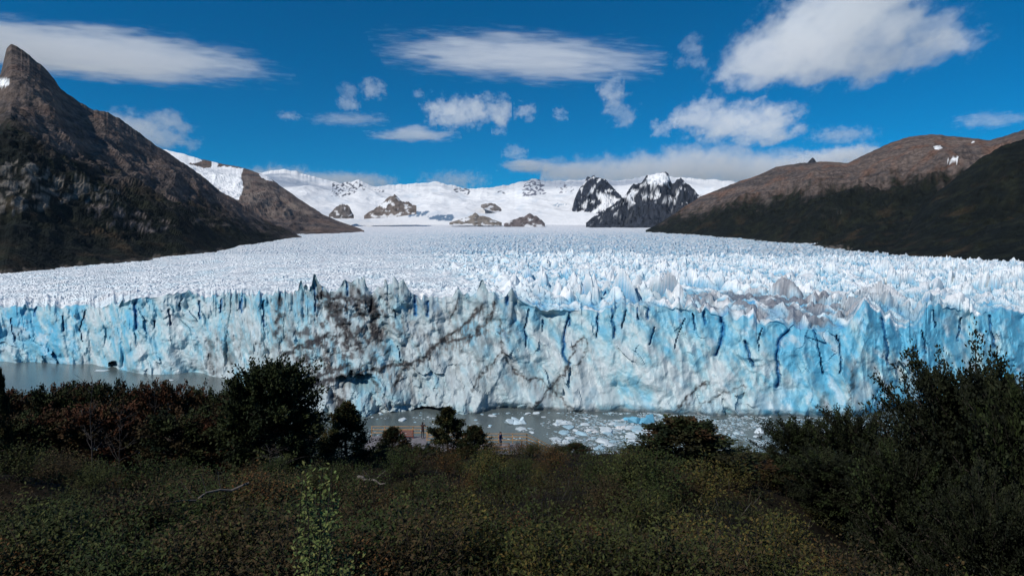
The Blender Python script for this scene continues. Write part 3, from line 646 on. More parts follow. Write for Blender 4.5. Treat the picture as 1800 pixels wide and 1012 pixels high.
def tree_meshes(seed, h, w, cols, kind='round', nb=85, twigs=13, per=13, leaf=.10, trunk_c=(.05, .042, .036), bare=.12, droop=0.0):
    rng = np.random.default_rng(seed)
    tb = Bag(); cb = Bag()
    nt_ = 9
    tz = np.linspace(-.3, h * .93, nt_)
    tx = np.cumsum(rng.normal(0, .03 * h / 6, nt_)); ty = np.cumsum(rng.normal(0, .03 * h / 6, nt_))
    r0 = .028 * h
    tb.add(*tube_arrays(np.stack([tx, ty, tz], 1), r0 * (1 - np.linspace(0, .88, nt_)), 7), trunk_c)
    cols = np.array(cols)
    for i in range(nb):
        f = bare + (1 - bare) * ((i + rng.random()) / nb) ** .9
        if kind == 'round': prof = math.sqrt(max(.02, 1 - ((f - .42) / .62) ** 2)) if f > .42 else .72 + .28 * (f / .42)
        elif kind == 'cone': prof = (1.02 - f) ** .75 * 1.12
        else: prof = 1.05 * math.sqrt(max(.05, 1 - ((f - .40) / .66) ** 2)) if f > .40 else .8 + .25 * (f / .40)
        az = rng.random() * 2 * math.pi + i * 2.4
        el = {'round': -.18 + .88 * f, 'cone': -.22 + .75 * f, 'fan': -.08 + .78 * f}[kind] + rng.normal(0, .12) - droop
        Lb = max(.22, w * .5 * prof * (rng.uniform(.72, 1.15) if kind != 'fan' else rng.uniform(.55, 1.12)))
        zs = h * f * (.80 if kind != 'cone' else .9)
        bx = np.interp(zs, tz, tx); by = np.interp(zs, tz, ty)
        d = np.array([math.cos(az) * math.cos(el), math.sin(az) * math.cos(el), math.sin(el)])
        npt = 6
        tt = np.linspace(0, 1, npt)[:, None]
        pts = np.array([bx, by, zs]) + d * Lb * tt + np.array([0, 0, .18 * Lb]) * tt ** 2 + np.cumsum(rng.normal(0, .025 * Lb, (npt, 3)), 0)
        tb.add(*tube_arrays(pts, (.012 + .012 * Lb) * (1 - .85 * tt[:, 0]), 4), trunk_c)
        sh = rng.uniform(.75, 1.25); bc = cols[rng.integers(len(cols))] * sh
        for q in range(twigs):
            s = rng.uniform(.28, 1.0) ** .8
            p = np.array([np.interp(s, tt[:, 0], pts[:, a]) for a in range(3)])
            sgn = -1 if q % 2 else 1
            lat = np.array([-math.sin(az), math.cos(az), 0]) * sgn
            td = unit(d * rng.uniform(.35, 1.0) + lat * rng.uniform(.3, .95) * (1.15 - s) + np.array([0, 0, rng.uniform(-.05, .4)]) + rng.normal(0, .12, 3))
            TL = Lb * (rng.uniform(.22, .42) if kind != 'fan' else rng.uniform(.15, .30)) * (1.25 - .6 * s) + .10
            n = per
            st = rng.uniform(.1, 1.0, n)[:, None]
            pb = p + td * TL * st + rng.normal(0, leaf * .45, (n, 3))
            ld = unit(td + rng.normal(0, .55, (n, 3)))
            nr = unit(np.array([0, 0, 1.0]) + rng.normal(0, .5, (n, 3)))
            V, Fc = leaf_quads(pb, ld, nr, rng.uniform(.7, 1.35, n) * leaf, rng.uniform(.45, .8, n) * leaf)
            c = np.repeat(bc * rng.uniform(.65, 1.4, (n, 1)), 4, 0)
            cb.add(V, Fc, c)
    return tb.mesh('trunk'), cb.mesh('crown')

def bare_tree_mesh(seed, h, c, spread=.5, nb=16):
    rng = np.random.default_rng(seed); tb = Bag()
    n = 8; tz = np.linspace(-.2, h, n); tx = np.cumsum(rng.normal(0, .05 * h / 5, n)); ty = np.cumsum(rng.normal(0, .05 * h / 5, n))
    tb.add(*tube_arrays(np.stack([tx, ty, tz], 1), .009 * h * (1 - np.linspace(0, .9, n)), 6), c)
    br = Bag()
    for i in range(nb):
        f = rng.uniform(.22, .97); az = rng.random() * 6.283; el = rng.uniform(.2, 1.0); L = h * spread * rng.uniform(.25, .7) * (1.15 - f * .7)
        d = np.array([math.cos(az) * math.cos(el), math.sin(az) * math.cos(el), math.sin(el)])
        p0 = np.array([np.interp(h * f, tz, tx), np.interp(h * f, tz, ty), h * f])
        tt = np.linspace(0, 1, 6)[:, None]
        pts = p0 + d * L * tt + np.cumsum(rng.normal(0, .05 * L, (6, 3)), 0)
        br.add(*tube_arrays(pts, (.0035 * h) * (1 - .8 * tt[:, 0]), 4), c)
        for k in range(4):
            s = rng.uniform(.3, .95); q0 = np.array([np.interp(s, tt[:, 0], pts[:, a]) for a in range(3)])
            dd = unit(d + rng.normal(0, .6, 3)); q = q0 + dd * L * rng.uniform(.2, .45) * np.linspace(0, 1, 4)[:, None] + rng.normal(0, .01, (4, 3))
            br.add(*tube_arrays(q, .0022 * h * np.linspace(1, .3, 4), 3), c)
    return tb.mesh('trunk'), br.mesh('branch_work')

def put_tree(name, meshes, px_, Y, label, group, htop=None, py_top=None, mh=1.0, rz=0, wscale=1.0, names=('trunk', 'crown'), mats=(None, None), cat='tree'):
    x = (px_ - PX0) / F * Y; z = float(ground(x, Y))
    ht = htop if htop else (H + (HZ - py_top) / F * Y - z)
    s = ht / mh
    e_ = empty(name, (x, Y, z), rz); e_.scale = (s * wscale, s * wscale, s)
    tag(e_, label, cat, group)
    for nm, me, mt in zip(names, meshes, mats):
        obj(nm, me, mt, e_)
    return e_

GREEN = [(.026, .036, .013), (.034, .042, .015), (.020, .029, .014)]
OLIVE = [(.044, .043, .014), (.034, .036, .014), (.056, .046, .016)]
RED = [(.070, .030, .015), (.052, .031, .015), (.042, .032, .014), (.082, .033, .016)]
DARK = [(.015, .019, .009), (.019, .023, .010), (.012, .015, .008)]
BRN = [(.040, .029, .013), (.034, .033, .014), (.056, .032, .014)]
PROTO = {
    'round': tree_meshes(601, 6.0, 6.0, GREEN, 'round', nb=250, twigs=13, per=12, leaf=.20, bare=.03),
    'round2': tree_meshes(602, 6.0, 6.0, GREEN + BRN, 'round', nb=140, twigs=12, per=12, leaf=.21, bare=.03),
    'cone': tree_meshes(603, 6.0, 6.0, GREEN + BRN, 'cone', nb=150, twigs=12, per=12, leaf=.20, bare=.03),
    'cone2': tree_meshes(604, 6.0, 4.6, OLIVE + GREEN, 'cone', nb=130, twigs=11, per=12, leaf=.20, bare=.03),
    'red': tree_meshes(605, 6.0, 6.4, RED, 'round', nb=120, twigs=12, per=11, leaf=.22, bare=.03),
    'red2': tree_meshes(606, 6.0, 7.0, RED + BRN, 'round', nb=110, twigs=12, per=11, leaf=.22, bare=.03),
    'brown': tree_meshes(607, 6.0, 6.4, BRN + GREEN, 'round', nb=120, twigs=12, per=11, leaf=.21, bare=.03),
    'fan': tree_meshes(608, 6.0, 6.6, DARK, 'fan', nb=430, twigs=18, per=13, leaf=.115, bare=.02),
    'fan2': tree_meshes(609, 6.0, 6.6, DARK + GREEN[:1], 'fan', nb=300, twigs=14, per=12, leaf=.14, bare=.02),
    'bare': bare_tree_mesh(610, 6.0, (.075, .068, .064)),
    'bare2': bare_tree_mesh(611, 6.0, (.060, .054, .050), .7, 20),
}
def bounds(me):
    c = np.empty(len(me.vertices) * 3, np.float32); me.vertices.foreach_get('co', c); c = c.reshape(-1, 3)
    return float(np.percentile(c[:, 2], 99.6)), 2 * float(np.percentile(np.hypot(c[:, 0], c[:, 1]), 95))
BND = {k_: bounds(v_[1]) for k_, v_ in PROTO.items()}
LB = (BARK, LEAF)
def T(kind, px_, Y, py_top, wpx, label, group=None, name='beech_tree'):
    x = (px_ - PX0) / F * Y; z = float(ground(x, Y)); ht = H + (HZ - py_top) / F * Y - z
    mh_, basew = BND[kind]
    wm = wpx / F * Y
    bare = kind.startswith('bare')
    return put_tree('bare_tree' if bare else name, PROTO[kind], px_, Y, label, group, py_top=py_top, mh=mh_, rz=(px_ * 0.7) % 6.28,
                    wscale=wm / basew / (ht / mh_), names=('trunk', 'branches') if bare else ('trunk', 'crown'), mats=(BARK, BARK) if bare else LB)

T('round', 478, 40, 640, 165, 'large dome shaped dark green tree left of centre against the ice')
T('cone2', 608, 46, 708, 95, 'ragged olive brown tree just right of the dome shaped tree')
T('brown', 545, 52, 745, 80, 'low brown bush tree behind the dome shaped tree at its right foot')
T('cone', 690, 50, 752, 75, 'short dark tree in front of the boardwalk left of the dark clad person')
T('cone2', 786, 49, 716, 75, 'taller pointed tree of the pair between the two people')
T('cone', 836, 48, 748, 70, 'lower right tree of the pair between the two people')
T('brown', 722, 47, 785, 60, 'low dark bush tree at the foot of the boardwalk deck')
T('cone', 1012, 52, 780, 60, 'small dark tree at the lower end of the boardwalk stairs')
T('cone2', 1130, 50, 785, 70, 'small dark tree left of the broad conical tree')
T('cone', 1212, 27, 736, 235, 'broad conical dark tree standing in front of the floating ice')
T('brown', 1290, 33, 796, 80, 'low brown tree on the right flank of the conical tree')
T('fan2', 1400, 34, 742, 130, 'dark spreading tree left of the low hedge of trees on the right')
T('brown', 1345, 33, 800, 90, 'dark low tree under the gap of open water on the right')
T('fan2', 1500, 30, 728, 160, 'dark bushy tree against the foot of the big right tree')
T('fan2', 1455, 27, 800, 150, 'shadowy rounded tree in front of the right hand trees')
T('fan', 1700, 20, 634, 300, 'biggest tree with feathery upswept branches at the right edge')
T('fan2', 1815, 17, 668, 240, 'dark tree cut off by the right edge of the picture')
T('fan2', 1590, 19, 790, 200, 'black leafed low tree beneath the biggest tree')
T('fan', 1740, 15, 850, 220, 'shaded low tree at the lower right corner')
reds = [(-15, 44, 690, 130, 'red2'), (35, 47, 688, 110, 'red'), (85, 45, 680, 110, 'brown'), (130, 50, 676, 95, 'red'), (190, 46, 672, 110, 'brown'), (235, 50, 678, 100, 'red2'), (285, 47, 676, 115, 'red'), (330, 50, 682, 110, 'red2'), (375, 48, 688, 95, 'brown'), (415, 46, 690, 90, 'red2'),
        (60, 40, 725, 140, 'red2'), (175, 40, 715, 140, 'red'), (300, 41, 725, 150, 'brown'), (390, 42, 735, 120, 'red'), (5, 38, 735, 120, 'brown')]
pos = ['at the far left edge', 'second from the left edge', 'third from the left edge', 'left of the tall bare trunk', 'right behind the tall bare trunk', 'just right of the tall bare trunk', 'mid way to the dome tree', 'in the right half of the thicket', 'near the dome tree', 'touching the dome tree',
       'low in front at the left', 'low in front of the bare trunk', 'low in front right of the bare trunk', 'low in front beside the dome tree', 'lowest at the left corner of the thicket']
for (a, Y, top, wp, kd), p in zip(reds, pos):
    T(kd, a, Y, top, wp, ('rusty red' if kd.startswith('red') else 'dark brown') + ' leafed tree of the left thicket, ' + p, 'trees of the reddish left thicket')
T('cone2', -2, 36, 652, 40, 'narrow dark tree top at the extreme left edge of the picture')
T('bare', 168, 37, 655, 60, 'tall bare grey dead tree in front of the reddish thicket', 'bare dead trees')
T('bare2', 205, 36, 700, 70, 'shorter leafless grey tree right beside the tall dead tree', 'bare dead trees')
T('bare2', 270, 44, 650, 60, 'thin leafless twiggy tree poking above the thicket against the lake', 'bare dead trees')
T('bare2', 480, 33, 780, 90, 'tangle of dead grey branches at the foot of the dome tree', 'bare dead trees')
T('bare', 735, 44, 795, 30, 'slim pale dead stem below the boardwalk', 'bare dead trees')

# ground cover: one mass nobody could count
rng = np.random.default_rng(77)
gb = Bag()
PAL = np.array([(.058, .052, .013), (.022, .032, .009), (.036, .042, .010), (.028, .020, .011), (.020, .014, .009), (.038, .044, .011), (.034, .030, .024), (.046, .027, .011), (.018, .024, .009)])
def clumps(n, ymin, ymax, leaf0, per, hmin, hmax, pal, pxr=(-60, 1860)):
    for i in range(n):
        py_ = rng.random()
        Y = math.exp(math.log(ymin) + (math.log(ymax) - math.log(ymin)) * py_)
        x = (rng.uniform(*pxr) - PX0) / F * Y
        z = float(G_Z(x, Y))
        big = .35 + 1.6 * float(_gn[int(min(Y, 99) / .5), int(min(max(x + 90, 0), 179) / .5)]); size = rng.uniform(.25, .75) * (.8 + Y * .02)
        hh = rng.uniform(hmin, hmax) * (.8 + Y * .01) * big
        L = leaf0 * (.8 + Y * .05) * rng.uniform(.7, 1.4)
        m_ = per
        a = rng.random(m_) * 6.283; r = np.sqrt(rng.random(m_)) * size
        zz_ = rng.random(m_) ** .6 * hh * (1 - .5 * (r / size) ** 2)
        b_ = np.stack([x + np.cos(a) * r, Y + np.sin(a) * r, z + zz_], 1)
        d = unit(np.stack([np.cos(a) * .6, np.sin(a) * .6, np.full(m_, .55)], 1) + rng.normal(0, .5, (m_, 3)))
        nr = unit(np.array([0, -.2, 1.0]) + rng.normal(0, .55, (m_, 3)))
        q = .5 + .5 * math.sin(x * .21 + Y * .13) * math.cos(x * .08 - Y * .19)
        pv_ = float(_gp[int(min(Y, 99) / .5), int(min(max(x + 90, 0), 179) / .5)]) + rng.normal(0, .09); c0 = pal[int(min(max(pv_, 0), .999) * len(pal))] * rng.uniform(.75, 1.25); L *= _LS[int(min(max(pv_, 0), .999) * 9)]
        V, Fc = leaf_quads(b_, d, nr, L * rng.uniform(.6, 1.4, m_), L * rng.uniform(.3, .7, m_))
        gb.add(V, Fc, np.repeat(c0 * rng.uniform(.45, 1.2, (m_, 1)) * np.where(rng.random((m_, 1)) < .12, 2.0, 1.0), 4, 0))
# fast ground lookup
_gx = np.linspace(-90, 90, 361); _gy = np.linspace(0, 100, 401); _gz = ground(*np.meshgrid(_gx, _gy)); _LS = [1.2, .8, 1.0, .7, .6, 1.3, .7, .9, .6]; _gp = np.clip(.5 + 1.15 * fbm(*np.meshgrid(np.arange(0, 180, .5) / 4.5, np.arange(0, 100, .5) / 5.5), 4, 744), 0, .999); _gn = sm(-.35, .4, fbm(*np.meshgrid(np.arange(0, 180, .5) / 2.6, np.arange(0, 100, .5) / 3.2), 3, 733))
def G_Z(x, y):
    fx = min(max((x + 90) / .5, 0), 359.99); fy = min(max(y / .25, 0), 399.99); i = int(fx); j = int(fy); a = fx - i; b_ = fy - j
    return _gz[j, i] * (1 - a) * (1 - b_) + _gz[j, i + 1] * a * (1 - b_) + _gz[j + 1, i] * (1 - a) * b_ + _gz[j + 1, i + 1] * a * b_
clumps(3900, 4.2, 78, .036, 40, .10, .45, PAL * .75)
clumps(700, 5, 26, .034, 45, .15, .6, np.array([(.036, .038, .012), (.026, .031, .011), (.048, .040, .013)]), (850, 1560))
cover = obj('ground_cover', gb.mesh('ground_cover'), LEAF)
tag(cover, 'dense low scrub and heath covering the dark hillside', 'ground cover', kind='stuff')

# grass and dead twigs
tb = Bag()
n = 9000
Yg = np.exp(rng.uniform(math.log(5), math.log(50), n)); xg = (rng.uniform(-50, 1850, n) - PX0) / F * Yg
zg = np.array([G_Z(a, b_) for a, b_ in zip(xg, Yg)])
Lg = rng.uniform(.12, .4, n) * (1 + Yg * .02); wg = .004 + Yg * .0007
d = unit(np.stack([rng.normal(0, .45, n), rng.normal(0, .45, n), np.ones(n)], 1))
V, Fc = leaf_quads(np.stack([xg, Yg, zg + rng.uniform(0, .25, n)], 1), d, unit(rng.normal(0, 1, (n, 3))), Lg, wg)
cg = np.array([(.050, .042, .020), (.034, .036, .015), (.058, .054, .047), (.040, .025, .015)])[rng.integers(0, 4, n)] * rng.uniform(.6, 1.3, (n, 1))
tb.add(V, Fc, np.repeat(cg, 4, 0))
tag(obj('grass', tb.mesh('grass'), LEAF), 'dry grass blades and twigs scattered through the scrub', 'grass', kind='stuff')

# distinct shrubs
def shrub_meshes(seed, h, w, cols, leaf, nst=14, per=34, stem_c=(.045, .036, .028), hmin=.62, sr=.006):
    r_ = np.random.default_rng(seed); sb = Bag(); lb = Bag(); cols = np.array(cols)
    for i in range(nst):
        az = r_.random() * 6.283; sp = r_.random() ** .6 * w * .5
        tip = np.array([math.cos(az) * sp, math.sin(az) * sp, h * r_.uniform(hmin, 1.0) * (1 - .45 * (sp / (w * .5)) ** 2)])
        tt = np.linspace(0, 1, 7)[:, None]
        pts = tip * np.array([1, 1, 0]) * tt ** 1.4 + np.array([0, 0, tip[2]]) * tt + np.cumsum(r_.normal(0, .018 * h, (7, 3)), 0)
        sb.add(*tube_arrays(pts, sr * h * (1 - .75 * tt[:, 0]) + .0012, 4), stem_c)
        s = r_.uniform(.30, 1.0, per) ** .55
        p = np.stack([np.interp(s, tt[:, 0], pts[:, a]) for a in range(3)], 1) + r_.normal(0, .05 * w, (per, 3))
        a2 = r_.random(per) * 6.283
        d = unit(np.stack([np.cos(a2), np.sin(a2), r_.uniform(-.1, 1.0, per)], 1))
        nr = unit(np.array([0, -.3, 1.0]) + r_.normal(0, .5, (per, 3)))
        V, Fc = leaf_quads(p, d, nr, leaf * r_.uniform(.6, 1.3, per), leaf * r_.uniform(.4, .62, per))
        lb.add(V, Fc, np.repeat(cols[r_.integers(0, len(cols), per)] * r_.uniform(.7, 1.3) * r_.uniform(.7, 1.3, (per, 1)), 4, 0))
    return sb.mesh('stem'), lb.mesh('foliage')

def put_shrub(meshes, px_, Y, label, group=None, s=1.0, rz=0., name='shrub'):
    x = (px_ - PX0) / F * Y
    e_ = empty(name, (x, Y, G_Z(x, Y)), rz); e_.scale = (s, s, s); tag(e_, label, 'shrub', group)
    obj('stems', meshes[0], BARK, e_); obj('foliage', meshes[1], LEAF, e_)
    return e_
sap = shrub_meshes(701, 1.62, .44, [(.105, .135, .038), (.075, .105, .032), (.150, .160, .050), (.050, .072, .026)], .030, nst=40, per=75, hmin=.72, sr=.0022)
put_shrub(sap, 568, 3.3, 'leafy light green sapling standing up in the centre left foreground', s=1.0, name='sapling')
SHC = [('dark green', [(.030, .042, .011), (.021, .031, .010)]), ('yellowish green', [(.058, .056, .014), (.040, .045, .013), (.080, .058, .016)]), ('brownish', [(.034, .028, .012), (.048, .032, .014)]), ('rust tinged', [(.085, .040, .014), (.055, .036, .013), (.036, .032, .012)]), ('olive green', [(.040, .044, .012), (.030, .036, .011)])]
SH = [shrub_meshes(711 + i, .9, 1.35, [tuple(1.28 * q_ for q_ in cc_) for cc_ in c], .044, 46, 46) for i, (_, c) in enumerate(SHC)]
put_shrub(SH[3], 1765, 8.5, 'rust and orange tinged shrub at the right edge under the biggest tree', s=1.5)
put_shrub(SH[1], 1375, 14, 'tall yellow flecked shrub left of the shaded trees on the right', s=1.5)
put_shrub(SH[1], 1220, 9, 'large yellowish green bush in the lower centre right foreground', s=1.3)
put_shrub(SH[4], 1080, 7.5, 'large olive bush at the bottom edge right of centre', s=1.2)
put_shrub(SH[0], 240, 7.0, 'dark leafy bush at the bottom edge on the left', s=1.1)
for lb_, a_, Y_, k_, s_ in [('yellow green leafy bush at the bottom edge just right of centre', 960, 6.2, 1, 1.0), ('olive leafy bush at the bottom edge below the conical tree', 1160, 6.4, 4, 1.1), ('bright yellow green bush at the bottom edge left of the dark right trees', 1330, 7.2, 1, 1.2), ('rust flecked bush at the bottom edge on the right', 1450, 7.6, 3, 1.1), ('dark green bush low in the left foreground', 110, 8.5, 0, 1.2), ('olive bush in the left foreground beside the thin dead branch', 400, 9.5, 4, 1.2),
                             ('yellow green bush in the middle foreground right of the sapling', 760, 9.0, 1, 1.1), ('brownish bush in the middle foreground behind the sapling', 640, 12.5, 2, 1.4), ('olive bush in the right middle ground below the small tree', 1110, 15, 4, 1.6), ('yellow green bush right of the olive middle ground bush', 1230, 16.5, 1, 1.6), ('dark bush in the left middle ground below the thicket', 250, 19, 0, 1.7), ('dark green bush in the centre middle ground', 880, 19, 0, 1.6)]:
    put_shrub(SH[k_], a_, Y_, lb_, s=s_, rz=a_ * .01)
rng2 = random.Random(5)
for i in range(230):
    if i < 60: Y = rng2.uniform(34, 64); p = rng2.uniform(-20, 1330); sc = rng2.uniform(.9, 2.0)
    else: Y = math.exp(rng2.uniform(math.log(6.0), math.log(36))); p = rng2.uniform(-20, 1330 + 200 * (Y < 15)); sc = rng2.uniform(.55, 1.35) * (1 + Y * .014)
    k_ = rng2.choice([0, 1, 1, 4, 4, 3, 2]) if p > 820 else rng2.choice([0, 2, 2, 0, 4, 4, 0, 3])
    far_ = Y > 30
    put_shrub(SH[k_], p, Y, 'low ' + SHC[k_][0] + ' shrub in the scrub of the ' + ('far edge of the hillside' if far_ else 'near hillside'), SHC[k_][0] + ' shrubs of the ' + ('far' if far_ else 'near') + ' scrub', s=sc, rz=rng2.uniform(0, 6.28))

# fallen logs
def log_obj(px0, py0, px1, py1, Y, r, label):
    x0 = (px0 - PX0) / F * Y; x1 = (px1 - PX0) / F * Y
    a = np.array([x0, Y, G_Z(x0, Y) + 1.0]); b_ = np.array([x1, Y - 1.2, G_Z(x1, Y - 1.2) + .85])
    t_ = np.linspace(0, 1, 8)[:, None]; r_ = np.random.default_rng(int(px0))
    pts = a + (b_ - a) * t_ + r_.normal(0, .03, (8, 3))
    V, Fc = tube_arrays(pts, r * (1 - .6 * t_[:, 0]), 7)
    bag = Bag(); bag.add(V, Fc, (.16, .14, .125))
    for k in range(3):
        q = pts[2 + k] + np.array([r_.normal(0, .2), 0, .35]) * np.linspace(0, 1, 4)[:, None]
        bag.add(*tube_arrays(q, r * .25 * np.linspace(1, .3, 4), 4), (.15, .13, .12))
    tag(obj('fallen_log', bag.mesh('fallen_log'), BARK), label, 'log')
log_obj(632, 845, 690, 860, 22, .055, 'bleached fallen log lying in the scrub below the dome tree')
log_obj(430, 1010, 330, 950, 12, .025, 'thin grey dead branch lying in the left foreground scrub')

# ------------------------------------------------------------------ boardwalk, stairs and people
WOOD = plain_mat('weathered_wood', (.27, .17, .10), .8, .2, .3, 3); WOODG = plain_mat('grey_deck_boards', (.20, .19, .20), .8, .2, .25, 2); WOODY = plain_mat('yellowish_rail_wood', (.42, .27, .14), .75, .2, .25, 3)
ZD = 80.5
def rail_run(parent, pts, mat, hgt=1.1, rails=(.40, .75, 1.08), post_step=1.5):
    for a, b_ in zip(pts[:-1], pts[1:]):
        a = Vector(a); b_ = Vector(b_); L = (b_ - a).length; n_ = max(1, round(L / post_step))
        for k_ in range(n_ + (1 if b_ is pts[-1] or True else 0)):
            p = a.lerp(b_, k_ / n_)
            obj('post', beam_mesh('post', p - Vector((0, 0, .15)), p + Vector((0, 0, hgt)), .10, .10), mat, parent)
        for r_ in rails:
            off = Vector((0, -.07, r_)) 
            obj('rail', beam_mesh('rail', a + off, b_ + off, .05, .11 if r_ < 1 else .07), mat, parent)
def deck_part(parent, x0, x1, y0, y1, z, step=.16):
    bm = bmesh.new(); x = x0
    while x < x1:
        add_box(bm, (x + step * .47, (y0 + y1) / 2, z - .025), (step * .94, y1 - y0, .05)); x += step
    obj('deck_boards', bm_mesh('deck_boards', bm), WOODG, parent)
    for yy_ in (y0 + .2, y1 - .2):
        obj('beam', beam_mesh('beam', (x0, yy_, z - .16), (x1, yy_, z - .16), .1, .2), WOOD, parent)
    xs = x0
    while xs <= x1:
        for yy_ in (y0 + .3, y1 - .3):
            zg_ = G_Z(xs, yy_) - .4
            if zg_ < z - .3: obj('support_post', beam_mesh('support_post', (xs, yy_, zg_), (xs, yy_, z - .06), .14, .14), WOOD, parent)
        xs += 3.0
bw = empty('boardwalk', (0, 0, 0)); tag(bw, 'wooden viewing boardwalk with plank deck and rails below the hillside', 'boardwalk')
deck_part(bw, -15.5, -9.2, 62.5, 67.5, ZD)
deck_part(bw, -9.2, 1.0, 62.5, 66.0, ZD - .35)
rail_run(bw, [(-15.5, 67.4, ZD), (-12.6, 67.4, ZD), (-9.3, 67.4, ZD)], WOODY)
rail_run(bw, [(-9.2, 65.9, ZD - .35), (-4.5, 65.9, ZD - .35), (1.6, 65.9, ZD - .35)], WOODY)
rail_run(bw, [(-3.4, 62.6, ZD - .35), (-0.3, 62.6, ZD - .35)], WOOD)
rail_run(bw, [(-12.2, 66.6, ZD - .05), (-10.8, 66.6, ZD - .05)], plain_mat('red_brown_wood', (.28, .09, .06), .8), hgt=.95, rails=(.3, .5, .7, .9), post_step=1.3)
st = empty('wooden_stairs', (0, 0, 0)); tag(st, 'wooden stairs with railings descending right from the boardwalk', 'stairs')
a0 = Vector((1.6, 65.9, ZD - .35)); a1 = Vector((5.4, 66.3, ZD - 2.4)); b0 = Vector((1.0, 63.4, ZD - .35)); b1 = Vector((4.8, 63.8, ZD - 2.4))
rail_run(st, [a0, a1], WOODY); rail_run(st, [b0, b1], WOOD)
rail_run(st, [a1, a1 + Vector((1.8, .3, -.9))], WOODY)
for k_ in range(12):
    f_ = (k_ + .5) / 12; c = a0.lerp(a1, f_).lerp(b0.lerp(b1, f_), .5)
    bm = bmesh.new(); add_box(bm, (c.x, c.y, c.z), (.33, 2.4, .05)); obj('tread', bm_mesh('tread', bm), WOODG, st)
obj('stringer', beam_mesh('stringer', a0 - Vector((0, .1, .12)), a1 - Vector((0, .1, .12)), .06, .26), WOOD, st)
obj('stringer', beam_mesh('stringer', b0 - Vector((0, -.1, .12)), b1 - Vector((0, -.1, .12)), .06, .26), WOOD, st)

